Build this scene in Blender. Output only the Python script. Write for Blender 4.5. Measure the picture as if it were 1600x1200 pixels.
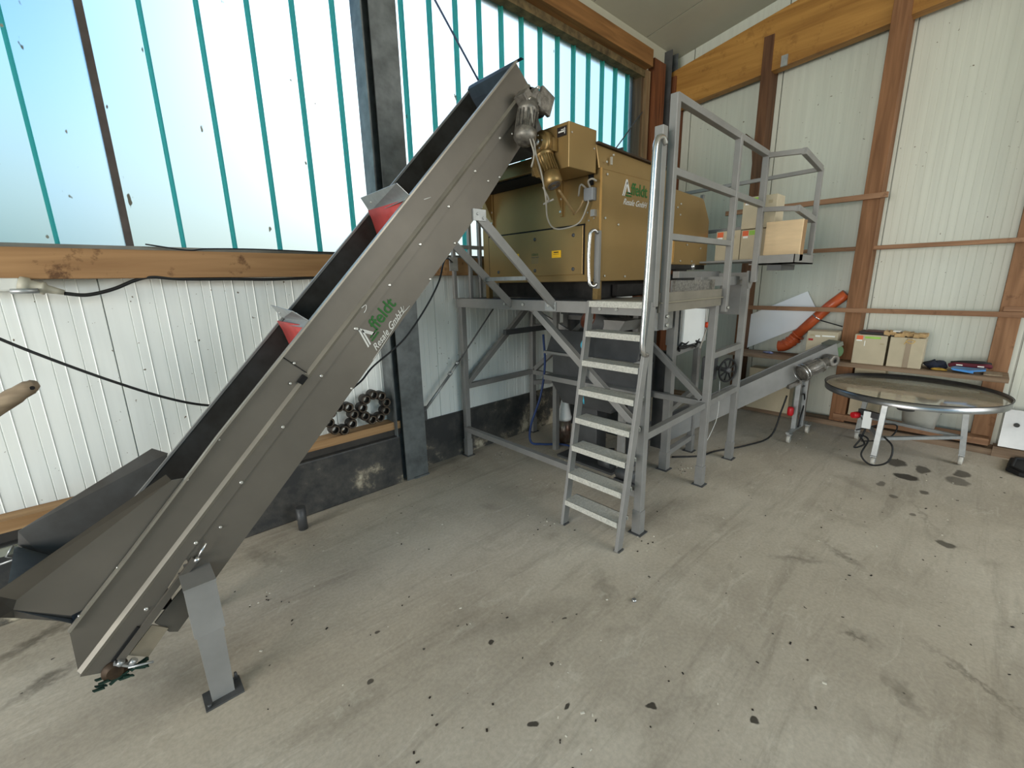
import bpy, bmesh, math, random
from mathutils import Vector, Matrix
random.seed(7)
C = bpy.context.scene.collection
for o in list(bpy.data.objects): bpy.data.objects.remove(o)
V = Vector
PI = math.pi

# ------------------------------------------------------------------ camera
cam_d = bpy.data.cameras.new('camera'); cam = bpy.data.objects.new('camera', cam_d); C.objects.link(cam)
yaw, pitch, roll = (math.radians(a) for a in (47.3, -13.4, -1.2))
fw = V((math.cos(yaw)*math.cos(pitch), math.sin(yaw)*math.cos(pitch), math.sin(pitch)))
rt = V((math.sin(yaw), -math.cos(yaw), 0)); up = rt.cross(fw)
r2 = rt*math.cos(roll) + up*math.sin(roll); u2 = r2.cross(fw)
M = Matrix((r2, u2, -fw)).transposed().to_4x4(); M.translation = V((0, 0, 1.6))
cam.matrix_world = M
cam_d.sensor_width = 36; cam_d.lens = 676/1600*36; cam_d.clip_start = 0.05; cam_d.clip_end = 200
bpy.context.scene.camera = cam

# ------------------------------------------------------------------ sky
SUN = V((math.cos(math.radians(66))*math.cos(math.radians(20)), math.sin(math.radians(66))*math.cos(math.radians(20)), math.sin(math.radians(20))))
w = bpy.data.worlds.new('sky'); bpy.context.scene.world = w; w.use_nodes = True
nt = w.node_tree; nt.nodes.clear()
tc = nt.nodes.new('ShaderNodeTexCoord')
dot = nt.nodes.new('ShaderNodeVectorMath'); dot.operation = 'DOT_PRODUCT'; dot.inputs[1].default_value = SUN
nt.links.new(tc.outputs['Generated'], dot.inputs[0])
rg = nt.nodes.new('ShaderNodeValToRGB')
rg.color_ramp.elements[0].position = 0.0; rg.color_ramp.elements[0].color = (0, 0, 0, 1)
rg.color_ramp.elements[1].position = 1.0; rg.color_ramp.elements[1].color = (1, 1, 1, 1)
for p, v in ((0.7, 0.003), (0.85, 0.015), (0.93, 0.05), (0.97, 0.18), (0.99, 0.6)):
    e = rg.color_ramp.elements.new(p); e.color = (v, v, v, 1)
nt.links.new(dot.outputs['Value'], rg.inputs['Fac'])
sep = nt.nodes.new('ShaderNodeSeparateXYZ'); nt.links.new(tc.outputs['Generated'], sep.inputs[0])
rz = nt.nodes.new('ShaderNodeValToRGB')                       # pale haze at the horizon, blue overhead
rz.color_ramp.elements[0].position = 0.0; rz.color_ramp.elements[0].color = (0.66, 0.70, 0.56, 1)
rz.color_ramp.elements[1].position = 0.75; rz.color_ramp.elements[1].color = (0.10, 0.36, 1.0, 1)
e = rz.color_ramp.elements.new(0.10); e.color = (0.68, 0.80, 0.70, 1)
e = rz.color_ramp.elements.new(0.30); e.color = (0.26, 0.76, 1.20, 1)
nt.links.new(sep.outputs['Z'], rz.inputs['Fac'])
mg = nt.nodes.new('ShaderNodeMix'); mg.data_type = 'RGBA'; mg.blend_type = 'ADD'; mg.clamp_result = False
mg.inputs['Factor'].default_value = 1
gl = nt.nodes.new('ShaderNodeMix'); gl.data_type = 'RGBA'; gl.blend_type = 'MULTIPLY'; gl.inputs['Factor'].default_value = 1
gl.inputs[7].default_value = (2.6, 2.3, 2.0, 1)
nt.links.new(rg.outputs['Color'], gl.inputs[6])
nt.links.new(rz.outputs['Color'], mg.inputs[6]); nt.links.new(gl.outputs[2], mg.inputs[7])
bg = nt.nodes.new('ShaderNodeBackground'); bg.inputs['Strength'].default_value = 1.2
wo = nt.nodes.new('ShaderNodeOutputWorld')
nt.links.new(mg.outputs[2], bg.inputs['Color']); nt.links.new(bg.outputs[0], wo.inputs['Surface'])

# ------------------------------------------------------------------ lights: daylight through the open gates behind the camera
def area(name, loc, target, sx, sy, power, col):
    l = bpy.data.lights.new(name, 'AREA'); l.shape = 'RECTANGLE'; l.size = sx; l.size_y = sy; l.energy = power; l.color = col
    o = bpy.data.objects.new(name, l); C.objects.link(o); o.location = loc
    o.rotation_euler = (V(target)-V(loc)).to_track_quat('-Z', 'Y').to_euler(); return o
area('gate_daylight', (4.2, -5.6, 3.3), (2.9, 1.5, 0.2), 5.0, 3.0, 290, (1.0, 0.95, 0.89))
area('gate_daylight_left', (-6.6, 0.2, 1.8), (2.5, 1.6, 1.6), 4.4, 2.6, 540, (1.0, 0.95, 0.89))
vs = bpy.context.scene.view_settings
vs.view_transform = 'Standard'; vs.look = 'None'; vs.gamma = 1; vs.use_curve_mapping = False; vs.exposure = 0.0

# ------------------------------------------------------------------ helpers
def lin(c):
    return tuple((x/255/12.92 if x/255 <= 0.04045 else ((x/255+0.055)/1.055)**2.4) for x in c)
MATS = {}
def mat(name, rgb, rough=0.6, metal=0.0, var=0.12, scale=6.0, stretch=(1, 1, 1), bump=0.0, spec=0.4, rgb2=None, detail=4, coat=0):
    """principled material with noise-varied colour (rgb in sRGB 0-255)"""
    if name in MATS: return MATS[name]
    m = bpy.data.materials.new(name); m.use_nodes = True; n = m.node_tree.nodes; l = m.node_tree.links
    b = n['Principled BSDF']; b.inputs['Roughness'].default_value = rough; b.inputs['Metallic'].default_value = metal
    b.inputs['Specular IOR Level'].default_value = spec; b.inputs['Coat Weight'].default_value = coat
    c = lin(rgb); c2 = lin(rgb2) if rgb2 else tuple(x*(1-2.2*var) for x in c); c1 = c if rgb2 else tuple(min(1, x*(1+var)) for x in c)
    t = n.new('ShaderNodeTexCoord'); mp = n.new('ShaderNodeMapping'); mp.inputs['Scale'].default_value = stretch
    ns = n.new('ShaderNodeTexNoise'); ns.inputs['Scale'].default_value = scale; ns.inputs['Detail'].default_value = detail; ns.inputs['Roughness'].default_value = 0.6
    r = n.new('ShaderNodeValToRGB'); r.color_ramp.elements[0].position = 0.3; r.color_ramp.elements[1].position = 0.7
    r.color_ramp.elements[0].color = (*c2, 1); r.color_ramp.elements[1].color = (*c1, 1)
    l.new(t.outputs['Object'], mp.inputs[0]); l.new(mp.outputs[0], ns.inputs['Vector']); l.new(ns.outputs['Fac'], r.inputs[0]); l.new(r.outputs[0], b.inputs['Base Color'])
    if bump:
        bp = n.new('ShaderNodeBump'); bp.inputs['Strength'].default_value = bump; bp.inputs['Distance'].default_value = 0.004
        l.new(ns.outputs['Fac'], bp.inputs['Height']); l.new(bp.outputs[0], b.inputs['Normal'])
    MATS[name] = m; return m

def wood(name, c_light, c_dark, axis, rough=0.65, scale=1.0, spots=0.0, spotcol=(60, 38, 20)):
    if name in MATS: return MATS[name]
    m = bpy.data.materials.new(name); m.use_nodes = True; n = m.node_tree.nodes; l = m.node_tree.links
    b = n['Principled BSDF']; b.inputs['Roughness'].default_value = rough; b.inputs['Specular IOR Level'].default_value = 0.25
    t = n.new('ShaderNodeTexCoord'); mp = n.new('ShaderNodeMapping')
    s = [14.0*scale]*3; s[axis] = 0.9*scale; mp.inputs['Scale'].default_value = s
    ns = n.new('ShaderNodeTexNoise'); ns.inputs['Scale'].default_value = 1.6; ns.inputs['Detail'].default_value = 6; ns.inputs['Distortion'].default_value = 0.6
    r = n.new('ShaderNodeValToRGB'); r.color_ramp.elements[0].position = 0.3; r.color_ramp.elements[1].position = 0.72
    r.color_ramp.elements[0].color = (*lin(c_dark), 1); r.color_ramp.elements[1].color = (*lin(c_light), 1)
    l.new(t.outputs['Object'], mp.inputs[0]); l.new(mp.outputs[0], ns.inputs['Vector']); l.new(ns.outputs['Fac'], r.inputs[0])
    out = r.outputs[0]
    if spots:
        n2 = n.new('ShaderNodeTexNoise'); n2.inputs['Scale'].default_value = 7.0; n2.inputs['Detail'].default_value = 5; n2.inputs['Roughness'].default_value = 0.7
        l.new(t.outputs['Object'], n2.inputs['Vector'])
        r2_ = n.new('ShaderNodeValToRGB'); r2_.color_ramp.elements[0].position = 0.57; r2_.color_ramp.elements[1].position = 0.66
        r2_.color_ramp.elements[0].color = (0, 0, 0, 1); r2_.color_ramp.elements[1].color = (spots, spots, spots, 1)
        l.new(n2.outputs['Fac'], r2_.inputs[0])
        mx = n.new('ShaderNodeMix'); mx.data_type = 'RGBA'; mx.inputs[7].default_value = (*lin(spotcol), 1)
        l.new(r2_.outputs[0], mx.inputs[0]); l.new(out, mx.inputs[6]); out = mx.outputs[2]
    l.new(out, b.inputs['Base Color'])
    bp = n.new('ShaderNodeBump'); bp.inputs['Strength'].default_value = 0.25; bp.inputs['Distance'].default_value = 0.003
    l.new(ns.outputs['Fac'], bp.inputs['Height']); l.new(bp.outputs[0], b.inputs['Normal'])
    MATS[name] = m; return m

class MB:
    """collects geometry in world coordinates; build() links it as one mesh object under its parent"""
    def __init__(s): s.v = []; s.f = []; s.smooth = []
    def poly(s, pts, faces, sm=False):
        k = len(s.v); s.v += [V(p) for p in pts]
        for f in faces: s.f.append([k+i for i in f]); s.smooth.append(sm)
        return s
    def box(s, lo, hi):
        x0, y0, z0 = (min(a, b) for a, b in zip(lo, hi)); x1, y1, z1 = (max(a, b) for a, b in zip(lo, hi))
        return s.poly([(x0, y0, z0), (x1, y0, z0), (x1, y1, z0), (x0, y1, z0), (x0, y0, z1), (x1, y0, z1), (x1, y1, z1), (x0, y1, z1)],
                      [(0, 3, 2, 1), (4, 5, 6, 7), (0, 1, 5, 4), (1, 2, 6, 5), (2, 3, 7, 6), (3, 0, 4, 7)])
    def obox(s, c, ax, ay, az):
        """oriented box: centre and three half-axis vectors"""
        c, ax, ay, az = V(c), V(ax), V(ay), V(az)
        p = [c+ax*i+ay*j+az*k for k in (-1, 1) for j, i in ((-1, -1), (-1, 1), (1, 1), (1, -1))]
        return s.poly(p, [(0, 3, 2, 1), (4, 5, 6, 7), (0, 1, 5, 4), (1, 2, 6, 5), (2, 3, 7, 6), (3, 0, 4, 7)])
    def beam(s, a, b, wd, ht, side=None):
        """rectangular bar from a to b; wd measured along 'side', ht across it"""
        a, b = V(a), V(b); d = (b-a).normalized()
        sd = V(side) if side else (V((0, 0, 1)).cross(d) if abs(d.z) < 0.95 else V((0, 1, 0)))
        sd = (sd - d*sd.dot(d)).normalized(); u_ = d.cross(sd)
        return s.obox((a+b)/2, (b-a)/2, sd*wd/2, u_*ht/2)
    def angle(s, a, b, leg, th, s1, s2):
        """L profile from a to b with legs along s1 and s2"""
        a, b, s1, s2 = V(a), V(b), V(s1).normalized(), V(s2).normalized()
        s.obox((a+b)/2+s1*leg/2, (b-a)/2, s1*leg/2, s2*th/2); s.obox((a+b)/2+s2*leg/2, (b-a)/2, s2*leg/2, s1*th/2); return s
    def tube(s, pts, r, seg=8, closed=False):
        pts = [V(p) for p in pts]; n = len(pts); rings = []; ref = None
        rr = r if isinstance(r, (list, tuple)) else [r]*n
        for i, p in enumerate(pts):
            if closed: d = (pts[(i+1) % n]-pts[i-1]).normalized()
            else: d = ((pts[min(i+1, n-1)]-pts[max(i-1, 0)])).normalized()
            if ref is None: ref = V((0, 0, 1)) if abs(d.z) < 0.9 else V((1, 0, 0))
            a_ = (ref-d*ref.dot(d)).normalized(); b_ = d.cross(a_); ref = a_
            rings.append([p+(a_*math.cos(2*PI*k/seg)+b_*math.sin(2*PI*k/seg))*rr[i] for k in range(seg)])
        k = len(s.v)
        for r_ in rings: s.v += r_
        m = n if closed else n-1
        for i in range(m):
            j = (i+1) % n
            for q in range(seg):
                s.f.append([k+i*seg+q, k+i*seg+(q+1) % seg, k+j*seg+(q+1) % seg, k+j*seg+q]); s.smooth.append(True)
        if not closed:
            s.f.append([k+q for q in range(seg)][::-1]); s.smooth.append(False)
            s.f.append([k+(n-1)*seg+q for q in range(seg)]); s.smooth.append(False)
        return s
    def lathe(s, c, axis, prof, seg=24, cap=True):
        """prof: (distance along axis, radius)"""
        c, ax = V(c), V(axis).normalized(); a_ = ax.orthogonal().normalized(); b_ = ax.cross(a_); k = len(s.v)
        for t, r in prof:
            s.v += [c+ax*t+(a_*math.cos(2*PI*q/seg)+b_*math.sin(2*PI*q/seg))*r for q in range(seg)]
        for i in range(len(prof)-1):
            sm = abs(prof[i+1][0]-prof[i][0]) > 0 and True
            for q in range(seg):
                s.f.append([k+i*seg+q, k+i*seg+(q+1) % seg, k+(i+1)*seg+(q+1) % seg, k+(i+1)*seg+q]); s.smooth.append(sm)
        if cap:
            s.f.append([k+q for q in range(seg)][::-1]); s.smooth.append(False)
            s.f.append([k+(len(prof)-1)*seg+q for q in range(seg)]); s.smooth.append(False)
        return s
    def prism(s, pts, off):
        """planar polygon extruded by vector off"""
        pts = [V(p) for p in pts]; off = V(off); n = len(pts)
        return s.poly(pts+[p+off for p in pts], [list(range(n))[::-1], list(range(n, 2*n))]+[(i, (i+1) % n, n+(i+1) % n, n+i) for i in range(n)])
    def build(s, name, m, parent=None, bevel=0.0, kind=None, label=None, auto=True):
        me = bpy.data.meshes.new(name); org = ORG.get(parent.name, V((0, 0, 0))) if parent else V((0, 0, 0))
        me.from_pydata([tuple(p-org) for p in s.v], [], s.f); me.polygons.foreach_set('use_smooth', s.smooth)
        bm = bmesh.new(); bm.from_mesh(me); bmesh.ops.recalc_face_normals(bm, faces=bm.faces); bm.to_mesh(me); bm.free()
        me.update(); me.materials.append(m)
        o = bpy.data.objects.new(name, me); C.objects.link(o)
        if parent: o.parent = parent; ORG[o.name] = org
        if bevel:
            b = o.modifiers.new('bevel', 'BEVEL'); b.width = bevel; b.segments = 2; b.limit_method = 'ANGLE'; b.angle_limit = math.radians(40)
        if kind: o['kind'] = kind
        if label: o['label'] = label
        return o
ORG = {}
def thing(name, label, cat, loc, group=None):
    o = bpy.data.objects.new(name, None); C.objects.link(o); o.location = loc; o.empty_display_size = 0.1
    o['label'] = label; o['category'] = cat
    if group: o['group'] = group
    ORG[o.name] = V(loc); return o
def tag(o, label, cat, group=None):
    o['label'] = label; o['category'] = cat
    if group: o['group'] = group
    return o
def holder(name):
    o = bpy.data.objects.new(name, None); C.objects.link(o); o['kind'] = 'structure'; ORG[o.name] = V((0, 0, 0)); return o
def st(mb, name, m, parent=None, **k):
    o = mb.build(name, m, parent, **k)
    if not parent: o['kind'] = 'structure'
    return o
def curve_pts(ctrl, n=10):
    """Catmull-Rom through control points"""
    P = [V(p) for p in ctrl]; P = [P[0]*2-P[1]]+P+[P[-1]*2-P[-2]]; out = []
    for i in range(1, len(P)-2):
        for k in range(n):
            t = k/n; a, b, c, d = P[i-1], P[i], P[i+1], P[i+2]
            out.append(0.5*((2*b)+(c-a)*t+(2*a-5*b+4*c-d)*t*t+(3*b-a-3*c+d)*t**3))
    out.append(P[-2]); return out
def text_obj(name, body, m, parent, origin, xdir, ydir, size, shear=0.0, extrude=0.0012, width=None, bold=0.0):
    cu = bpy.data.curves.new(name, 'FONT'); cu.body = body; cu.size = size; cu.extrude = extrude; cu.shear = shear; cu.offset = bold
    to = bpy.data.objects.new('tmp', cu); C.objects.link(to); dg = bpy.context.evaluated_depsgraph_get()
    me = bpy.data.meshes.new_from_object(to.evaluated_get(dg)); bpy.data.objects.remove(to)
    x_, y_ = V(xdir).normalized(), V(ydir).normalized(); z_ = x_.cross(y_)
    sx = 1.0
    if width:
        w0 = max(v.co.x for v in me.vertices); sx = width/w0
    org = ORG.get(parent.name, V((0, 0, 0)))
    for v in me.vertices: v.co = V(origin)+x_*v.co.x*sx+y_*v.co.y+z_*v.co.z-org
    me.materials.clear(); me.materials.append(m)
    o = bpy.data.objects.new(name, me); C.objects.link(o); o.parent = parent; return o

# ------------------------------------------------------------------ materials
steel_grey = mat('grey_painted_steel', (134, 133, 130), 0.45, 0.15, 0.07, 5)
steel_dark = mat('dark_grey_steel', (82, 83, 84), 0.5, 0.3, 0.12, 5)
conv_grey = mat('conveyor_grey_paint', (102, 97, 89), 0.42, 0.35, 0.07, 3, (1, 1, 1))
conv_in = mat('conveyor_dark_steel', (72, 71, 69), 0.5, 0.3, 0.3, 5, rgb2=(48, 44, 38))  # darker than the outer paint; trough inside, undersides and hopper interior
galv = mat('galvanised_steel', (165, 168, 168), 0.4, 0.6, 0.08, 20)
chrome = mat('bright_steel', (200, 200, 200), 0.25, 0.95, 0.05, 8)
alu = mat('cast_aluminium', (128, 124, 117), 0.5, 0.6, 0.25, 30)
tread_m = mat('gritty_tread_steel', (188, 187, 178), 0.8, 0.1, 0.14, 90, bump=0.6, detail=6)
gold = mat('bronze_brown_paint', (150, 124, 80), 0.36, 0.5, 0.05, 2)
goldm = mat('bronze_motor_paint', (140, 116, 74), 0.38, 0.6, 0.12, 20)
hole = mat('black_void', (14, 14, 14), 0.9, 0, 0.1)
rubber = mat('black_rubber', (26, 26, 27), 0.7, 0, 0.2, 10)
belt_m = mat('worn_belt', (58, 56, 52), 0.8, 0, 0.3, 10)
redrub = mat('red_rubber_flap', (168, 62, 58), 0.6, 0, 0.12, 8)
colm = mat('galvanised_column', (108, 113, 114), 0.5, 0.4, 0.18, 9)
white_m = mat('white_enamel', (232, 234, 232), 0.4, 0, 0.02)
screw = mat('zinc_bolt', (205, 205, 200), 0.3, 0.8, 0.05)
cable_m = mat('black_cable', (22, 23, 24), 0.55, 0, 0.1)
cabgrey = mat('grey_cable', (150, 146, 136), 0.55, 0, 0.1)
yellow = mat('yellow_sticker', (246, 190, 32), 0.5, 0, 0.03)
green_t = mat('green_print', (32, 92, 34), 0.6, 0, 0.05)
white_t = mat('white_print', (205, 205, 200), 0.6, 0, 0.03)
carton = mat('beige_carton', (190, 178, 152), 0.8, 0, 0.05, 4)
carton_d = mat('carton_darker_tone', (176, 162, 132), 0.85, 0, 0.06, 4)  # slightly darker carton tone for flap seams and printed marks
ply = mat('pale_board', (214, 188, 150), 0.7, 0, 0.06, 3, (1, 1, 6))
tape_m = mat('brown_tape', (142, 124, 98), 0.35, 0, 0.08)
orange_l = mat('orange_label', (226, 106, 62), 0.6, 0, 0.05)
green_l = mat('green_label', (150, 196, 84), 0.6, 0, 0.1)
white_l = mat('white_label', (236, 236, 230), 0.6, 0, 0.02)
red_l = mat('red_label', (176, 34, 38), 0.6, 0, 0.05)
ink = mat('black_print', (40, 38, 34), 0.7, 0, 0.05)
red_p = mat('red_plastic', (196, 30, 38), 0.4, 0, 0.05)
orange_p = mat('orange_pvc', (190, 88, 48), 0.32, 0, 0.12, 5)
wood_raw = wood('rough_timber', (158, 118, 86), (114, 80, 54), 2, .65, 1, .5, (86, 56, 36))
wood_rail = wood('timber_rail', (164, 126, 96), (120, 86, 62), 1, .65, 1, .5, (90, 60, 42))
wood_sh = wood('grey_shelf_plank', (146, 124, 102), (104, 84, 66), 1)
wood_glu = wood('glulam_beam', (178, 132, 68), (140, 98, 46), 1, 0.5, 0.7, 0.35, (104, 66, 30))
wood_sill = wood('stained_beam', (164, 128, 88), (134, 100, 66), 0, 0.6, 0.8, 0.85, (78, 50, 28))
wood_red = wood('red_brown_timber', (120, 72, 42), (82, 46, 26), 2)
wood_eave = wood('eave_beam_timber', (146, 104, 60), (106, 72, 38), 0)
wood_new = wood('pale_new_plank', (176, 142, 102), (142, 108, 72), 0)
wood_handle = wood('weathered_handle', (160, 142, 118), (110, 94, 76), 0)

def wallpanel_mat(name, rgb, streak):
    m = bpy.data.materials.new(name); m.use_nodes = True; n = m.node_tree.nodes; l = m.node_tree.links; b = n['Principled BSDF']
    b.inputs['Roughness'].default_value = 0.42; b.inputs['Specular IOR Level'].default_value = 0.35
    t = n.new('ShaderNodeTexCoord'); mp = n.new('ShaderNodeMapping'); mp.inputs['Scale'].default_value = (9, 9, 0.35)
    ns = n.new('ShaderNodeTexNoise'); ns.inputs['Scale'].default_value = 3; ns.inputs['Detail'].default_value = 5
    r = n.new('ShaderNodeValToRGB'); c = lin(rgb)
    r.color_ramp.elements[0].position = 0.3; r.color_ramp.elements[0].color = (*[x*(1-streak) for x in c], 1)
    r.color_ramp.elements[1].position = 0.7; r.color_ramp.elements[1].color = (*[min(1, x*1.03) for x in c], 1)
    l.new(t.outputs['Object'], mp.inputs[0]); l.new(mp.outputs[0], ns.inputs['Vector']); l.new(ns.outputs['Fac'], r.inputs[0])
    # fly specks and grime spots
    n2 = n.new('ShaderNodeTexNoise'); n2.inputs['Scale'].default_value = 38; n2.inputs['Detail'].default_value = 2
    l.new(t.outputs['Object'], n2.inputs['Vector'])
    r2_ = n.new('ShaderNodeValToRGB'); r2_.color_ramp.elements[0].position = 0.745; r2_.color_ramp.elements[1].position = 0.765
    l.new(n2.outputs['Fac'], r2_.inputs[0])
    mx = n.new('ShaderNodeMix'); mx.data_type = 'RGBA'; mx.inputs[7].default_value = (*lin((110, 100, 84)), 1)
    l.new(r2_.outputs[0], mx.inputs[0]); l.new(r.outputs[0], mx.inputs[6]); l.new(mx.outputs[2], b.inputs['Base Color'])
    return m
panel_m = wallpanel_mat('white_sandwich_panel', (226, 230, 226), 0.05)
panel_r = wallpanel_mat('cream_sandwich_panel', (202, 205, 193), 0.07)
ceil_m = mat('cream_ceiling_sheet', (178, 176, 158), 0.5, 0, 0.05, 1.0)

def plinth_mat():
    m = bpy.data.materials.new('black_tarred_plinth'); m.use_nodes = True; n = m.node_tree.nodes; l = m.node_tree.links; b = n['Principled BSDF']
    b.inputs['Roughness'].default_value = 0.55
    t = n.new('ShaderNodeTexCoord')
    n1 = n.new('ShaderNodeTexNoise'); n1.inputs['Scale'].default_value = 3.2; n1.inputs['Detail'].default_value = 8; n1.inputs['Roughness'].default_value = 0.68
    l.new(t.outputs['Object'], n1.inputs['Vector'])
    sp = n.new('ShaderNodeSeparateXYZ'); l.new(t.outputs['Object'], sp.inputs[0])
    # flaking gets likelier low down and along the wall towards the platform
    mr = n.new('ShaderNodeMapRange'); mr.inputs['From Min'].default_value = 0.0; mr.inputs['From Max'].default_value = 0.45; mr.inputs['To Min'].default_value = 0.09; mr.inputs['To Max'].default_value = -0.03
    l.new(sp.outputs['Z'], mr.inputs['Value'])
    mr2 = n.new('ShaderNodeMapRange'); mr2.inputs['From Min'].default_value = 1.9; mr2.inputs['From Max'].default_value = 3.0; mr2.inputs['To Min'].default_value = 0.0; mr2.inputs['To Max'].default_value = 0.07
    l.new(sp.outputs['X'], mr2.inputs['Value'])
    a1 = n.new('ShaderNodeMath'); a1.operation = 'ADD'; l.new(n1.outputs['Fac'], a1.inputs[0]); l.new(mr.outputs[0], a1.inputs[1])
    a2 = n.new('ShaderNodeMath'); a2.operation = 'ADD'; l.new(a1.outputs[0], a2.inputs[0]); l.new(mr2.outputs[0], a2.inputs[1])
    r = n.new('ShaderNodeValToRGB'); r.color_ramp.elements[0].position = 0.48; r.color_ramp.elements[0].color = (*lin((44, 45, 46)), 1)
    r.color_ramp.elements[1].position = 0.74; r.color_ramp.elements[1].color = (*lin((190, 180, 158)), 1)
    e = r.color_ramp.elements.new(0.62); e.color = (*lin((72, 70, 66)), 1)
    e = r.color_ramp.elements.new(0.665); e.color = (*lin((120, 112, 98)), 1)
    l.new(a2.outputs[0], r.inputs[0]); l.new(r.outputs[0], b.inputs['Base Color'])
    bp = n.new('ShaderNodeBump'); bp.inputs['Strength'].default_value = 0.4; bp.inputs['Distance'].default_value = 0.01
    l.new(n1.outputs['Fac'], bp.inputs['Height']); l.new(bp.outputs[0], b.inputs['Normal']); return m
plinth_m = plinth_mat()

def floor_mat():
    m = bpy.data.materials.new('worn_concrete_floor'); m.use_nodes = True; n = m.node_tree.nodes; l = m.node_tree.links; b = n['Principled BSDF']
    b.inputs['Roughness'].default_value = 0.62; b.inputs['Specular IOR Level'].default_value = 0.35
    t = n.new('ShaderNodeTexCoord'); obj = t.outputs['Object']
    def noise(sc, det=6, ro=0.6, st_=(1, 1, 1), rot=0, dist=0):
        mp = n.new('ShaderNodeMapping'); mp.inputs['Scale'].default_value = st_; mp.inputs['Rotation'].default_value = (0, 0, rot); l.new(obj, mp.inputs[0])
        q = n.new('ShaderNodeTexNoise'); q.inputs['Scale'].default_value = sc; q.inputs['Detail'].default_value = det; q.inputs['Roughness'].default_value = ro; q.inputs['Distortion'].default_value = dist
        l.new(mp.outputs[0], q.inputs['Vector']); return q.outputs['Fac']
    def ramp(src, stops):
        r = n.new('ShaderNodeValToRGB'); els = r.color_ramp.elements
        while len(els) < len(stops): els.new(0.5)
        for e_, (p, c) in zip(els, stops): e_.position = p; e_.color = (*c, 1)
        l.new(src, r.inputs[0]); return r.outputs[0]
    def mix(a, c, f, mode='MIX'):
        x = n.new('ShaderNodeMix'); x.data_type = 'RGBA'; x.blend_type = mode
        for s_, v in ((0, f), (6, a), (7, c)):
            if isinstance(v, (int, float)): x.inputs[s_].default_value = v
            elif isinstance(v, tuple): x.inputs[s_].default_value = (*v, 1)
            else: l.new(v, x.inputs[s_])
        return x.outputs[2]
    g = lambda v: (v, v, v)
    base = ramp(noise(1.1, 7, 0.62), [(0.3, lin((158, 149, 134))), (0.5, lin((180, 171, 155))), (0.72, lin((196, 188, 172)))])
    warm = mix(base, lin((168, 157, 138)), ramp(noise(0.7, 4), [(0.45, g(0)), (0.7, g(0.5))]))
    # drag marks running diagonally over the slab
    drag = ramp(noise(2.2, 7, 0.7, (0.35, 3.2, 1), math.radians(40), 0.8), [(0.52, g(0)), (0.68, g(0.42))])
    c = mix(warm, lin((122, 114, 100)), drag)
    scuff = ramp(noise(5.5, 6, 0.72, (0.6, 1.8, 1), math.radians(-25), 1.2), [(0.56, g(0)), (0.68, g(0.34))])
    c = mix(c, lin((212, 206, 190)), scuff)
    blot = ramp(noise(3.1, 5, 0.6, (1, 1, 1), 0, 0.4), [(0.58, g(0)), (0.72, g(0.40))])
    c = mix(c, lin((132, 123, 108)), blot)
    fine = ramp(noise(60, 3, 0.6), [(0.35, g(0.9)), (0.65, g(1.05))])
    c = mix(c, fine, 1.0, 'MULTIPLY')
    speck = ramp(noise(26, 2, 0.5), [(0.745, g(0)), (0.765, g(0.85))])
    c = mix(c, lin((44, 40, 36)), speck)
    # oil spots (real stains with their own places): x, y, rx, ry, strength
    wob = n.new('ShaderNodeTexNoise'); wob.inputs['Scale'].default_value = 9; wob.inputs['Detail'].default_value = 3; l.new(obj, wob.inputs['Vector'])
    sub = n.new('ShaderNodeVectorMath'); sub.operation = 'SUBTRACT'; sub.inputs[1].default_value = (0.5, 0.5, 0.5); l.new(wob.outputs['Color'], sub.inputs[0])
    scl = n.new('ShaderNodeVectorMath'); scl.operation = 'SCALE'; scl.inputs['Scale'].default_value = 0.09; l.new(sub.outputs[0], scl.inputs[0])
    ad = n.new('ShaderNodeVectorMath'); ad.operation = 'ADD'; l.new(obj, ad.inputs[0]); l.new(scl.outputs[0], ad.inputs[1])
    for (x, y, rx, ry, sstr) in ((4.49, 0.215, .075, .085, .9), (4.79, 0.30, .11, .07, .8), (4.76, 0.13, .11, .05, .75), (4.67, -0.07, .10, .08, .6), (4.86, -0.09, .09, .05, .75),
                                 (4.24, 0.08, .05, .04, .7), (4.01, 0.24, .03, .03, .6), (3.48, -0.07, .045, .05, .75), (4.20, 0.33, .06, .03, .6), (3.78, 0.1, .03, .02, .6),
                                 (1.04,1.3,.016,.012,.9), (1.27,.62,.022,.014,.9), (1.5,.33,.02,.016,.9), (1.38,1.16,.014,.01,.8), (1.14,1.03,.015,.012,.9), (.9,.9,.02,.013,.9), (1.05,.86,.016,.012,.9), (.53,1.49,.014,.01,.8), (.68,1.7,.016,.012,.8)):
        mp = n.new('ShaderNodeMapping'); mp.inputs['Location'].default_value = (-x/rx, -y/ry, 0); mp.inputs['Scale'].default_value = (1/rx, 1/ry, 0); l.new(ad.outputs[0], mp.inputs[0])
        ln = n.new('ShaderNodeVectorMath'); ln.operation = 'LENGTH'; l.new(mp.outputs[0], ln.inputs[0])
        f = ramp(ln.outputs['Value'], [(0.75 if sstr > .5 else 0.2, g(sstr)), (1.0, g(0))])
        c = mix(c, lin((38, 33, 26)), f)
    ad2 = n.new('ShaderNodeVectorMath'); ad2.operation = 'ADD'; scl2 = n.new('ShaderNodeVectorMath'); scl2.operation = 'SCALE'; scl2.inputs['Scale'].default_value = 0.16
    wob2 = n.new('ShaderNodeTexNoise'); wob2.inputs['Scale'].default_value = 24; wob2.inputs['Detail'].default_value = 4; l.new(obj, wob2.inputs['Vector'])
    sub2 = n.new('ShaderNodeVectorMath'); sub2.operation = 'SUBTRACT'; sub2.inputs[1].default_value = (0.5, 0.5, 0.5); l.new(wob2.outputs['Color'], sub2.inputs[0]); l.new(sub2.outputs[0], scl2.inputs[0])
    l.new(obj, ad2.inputs[0]); l.new(scl2.outputs[0], ad2.inputs[1])
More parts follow.
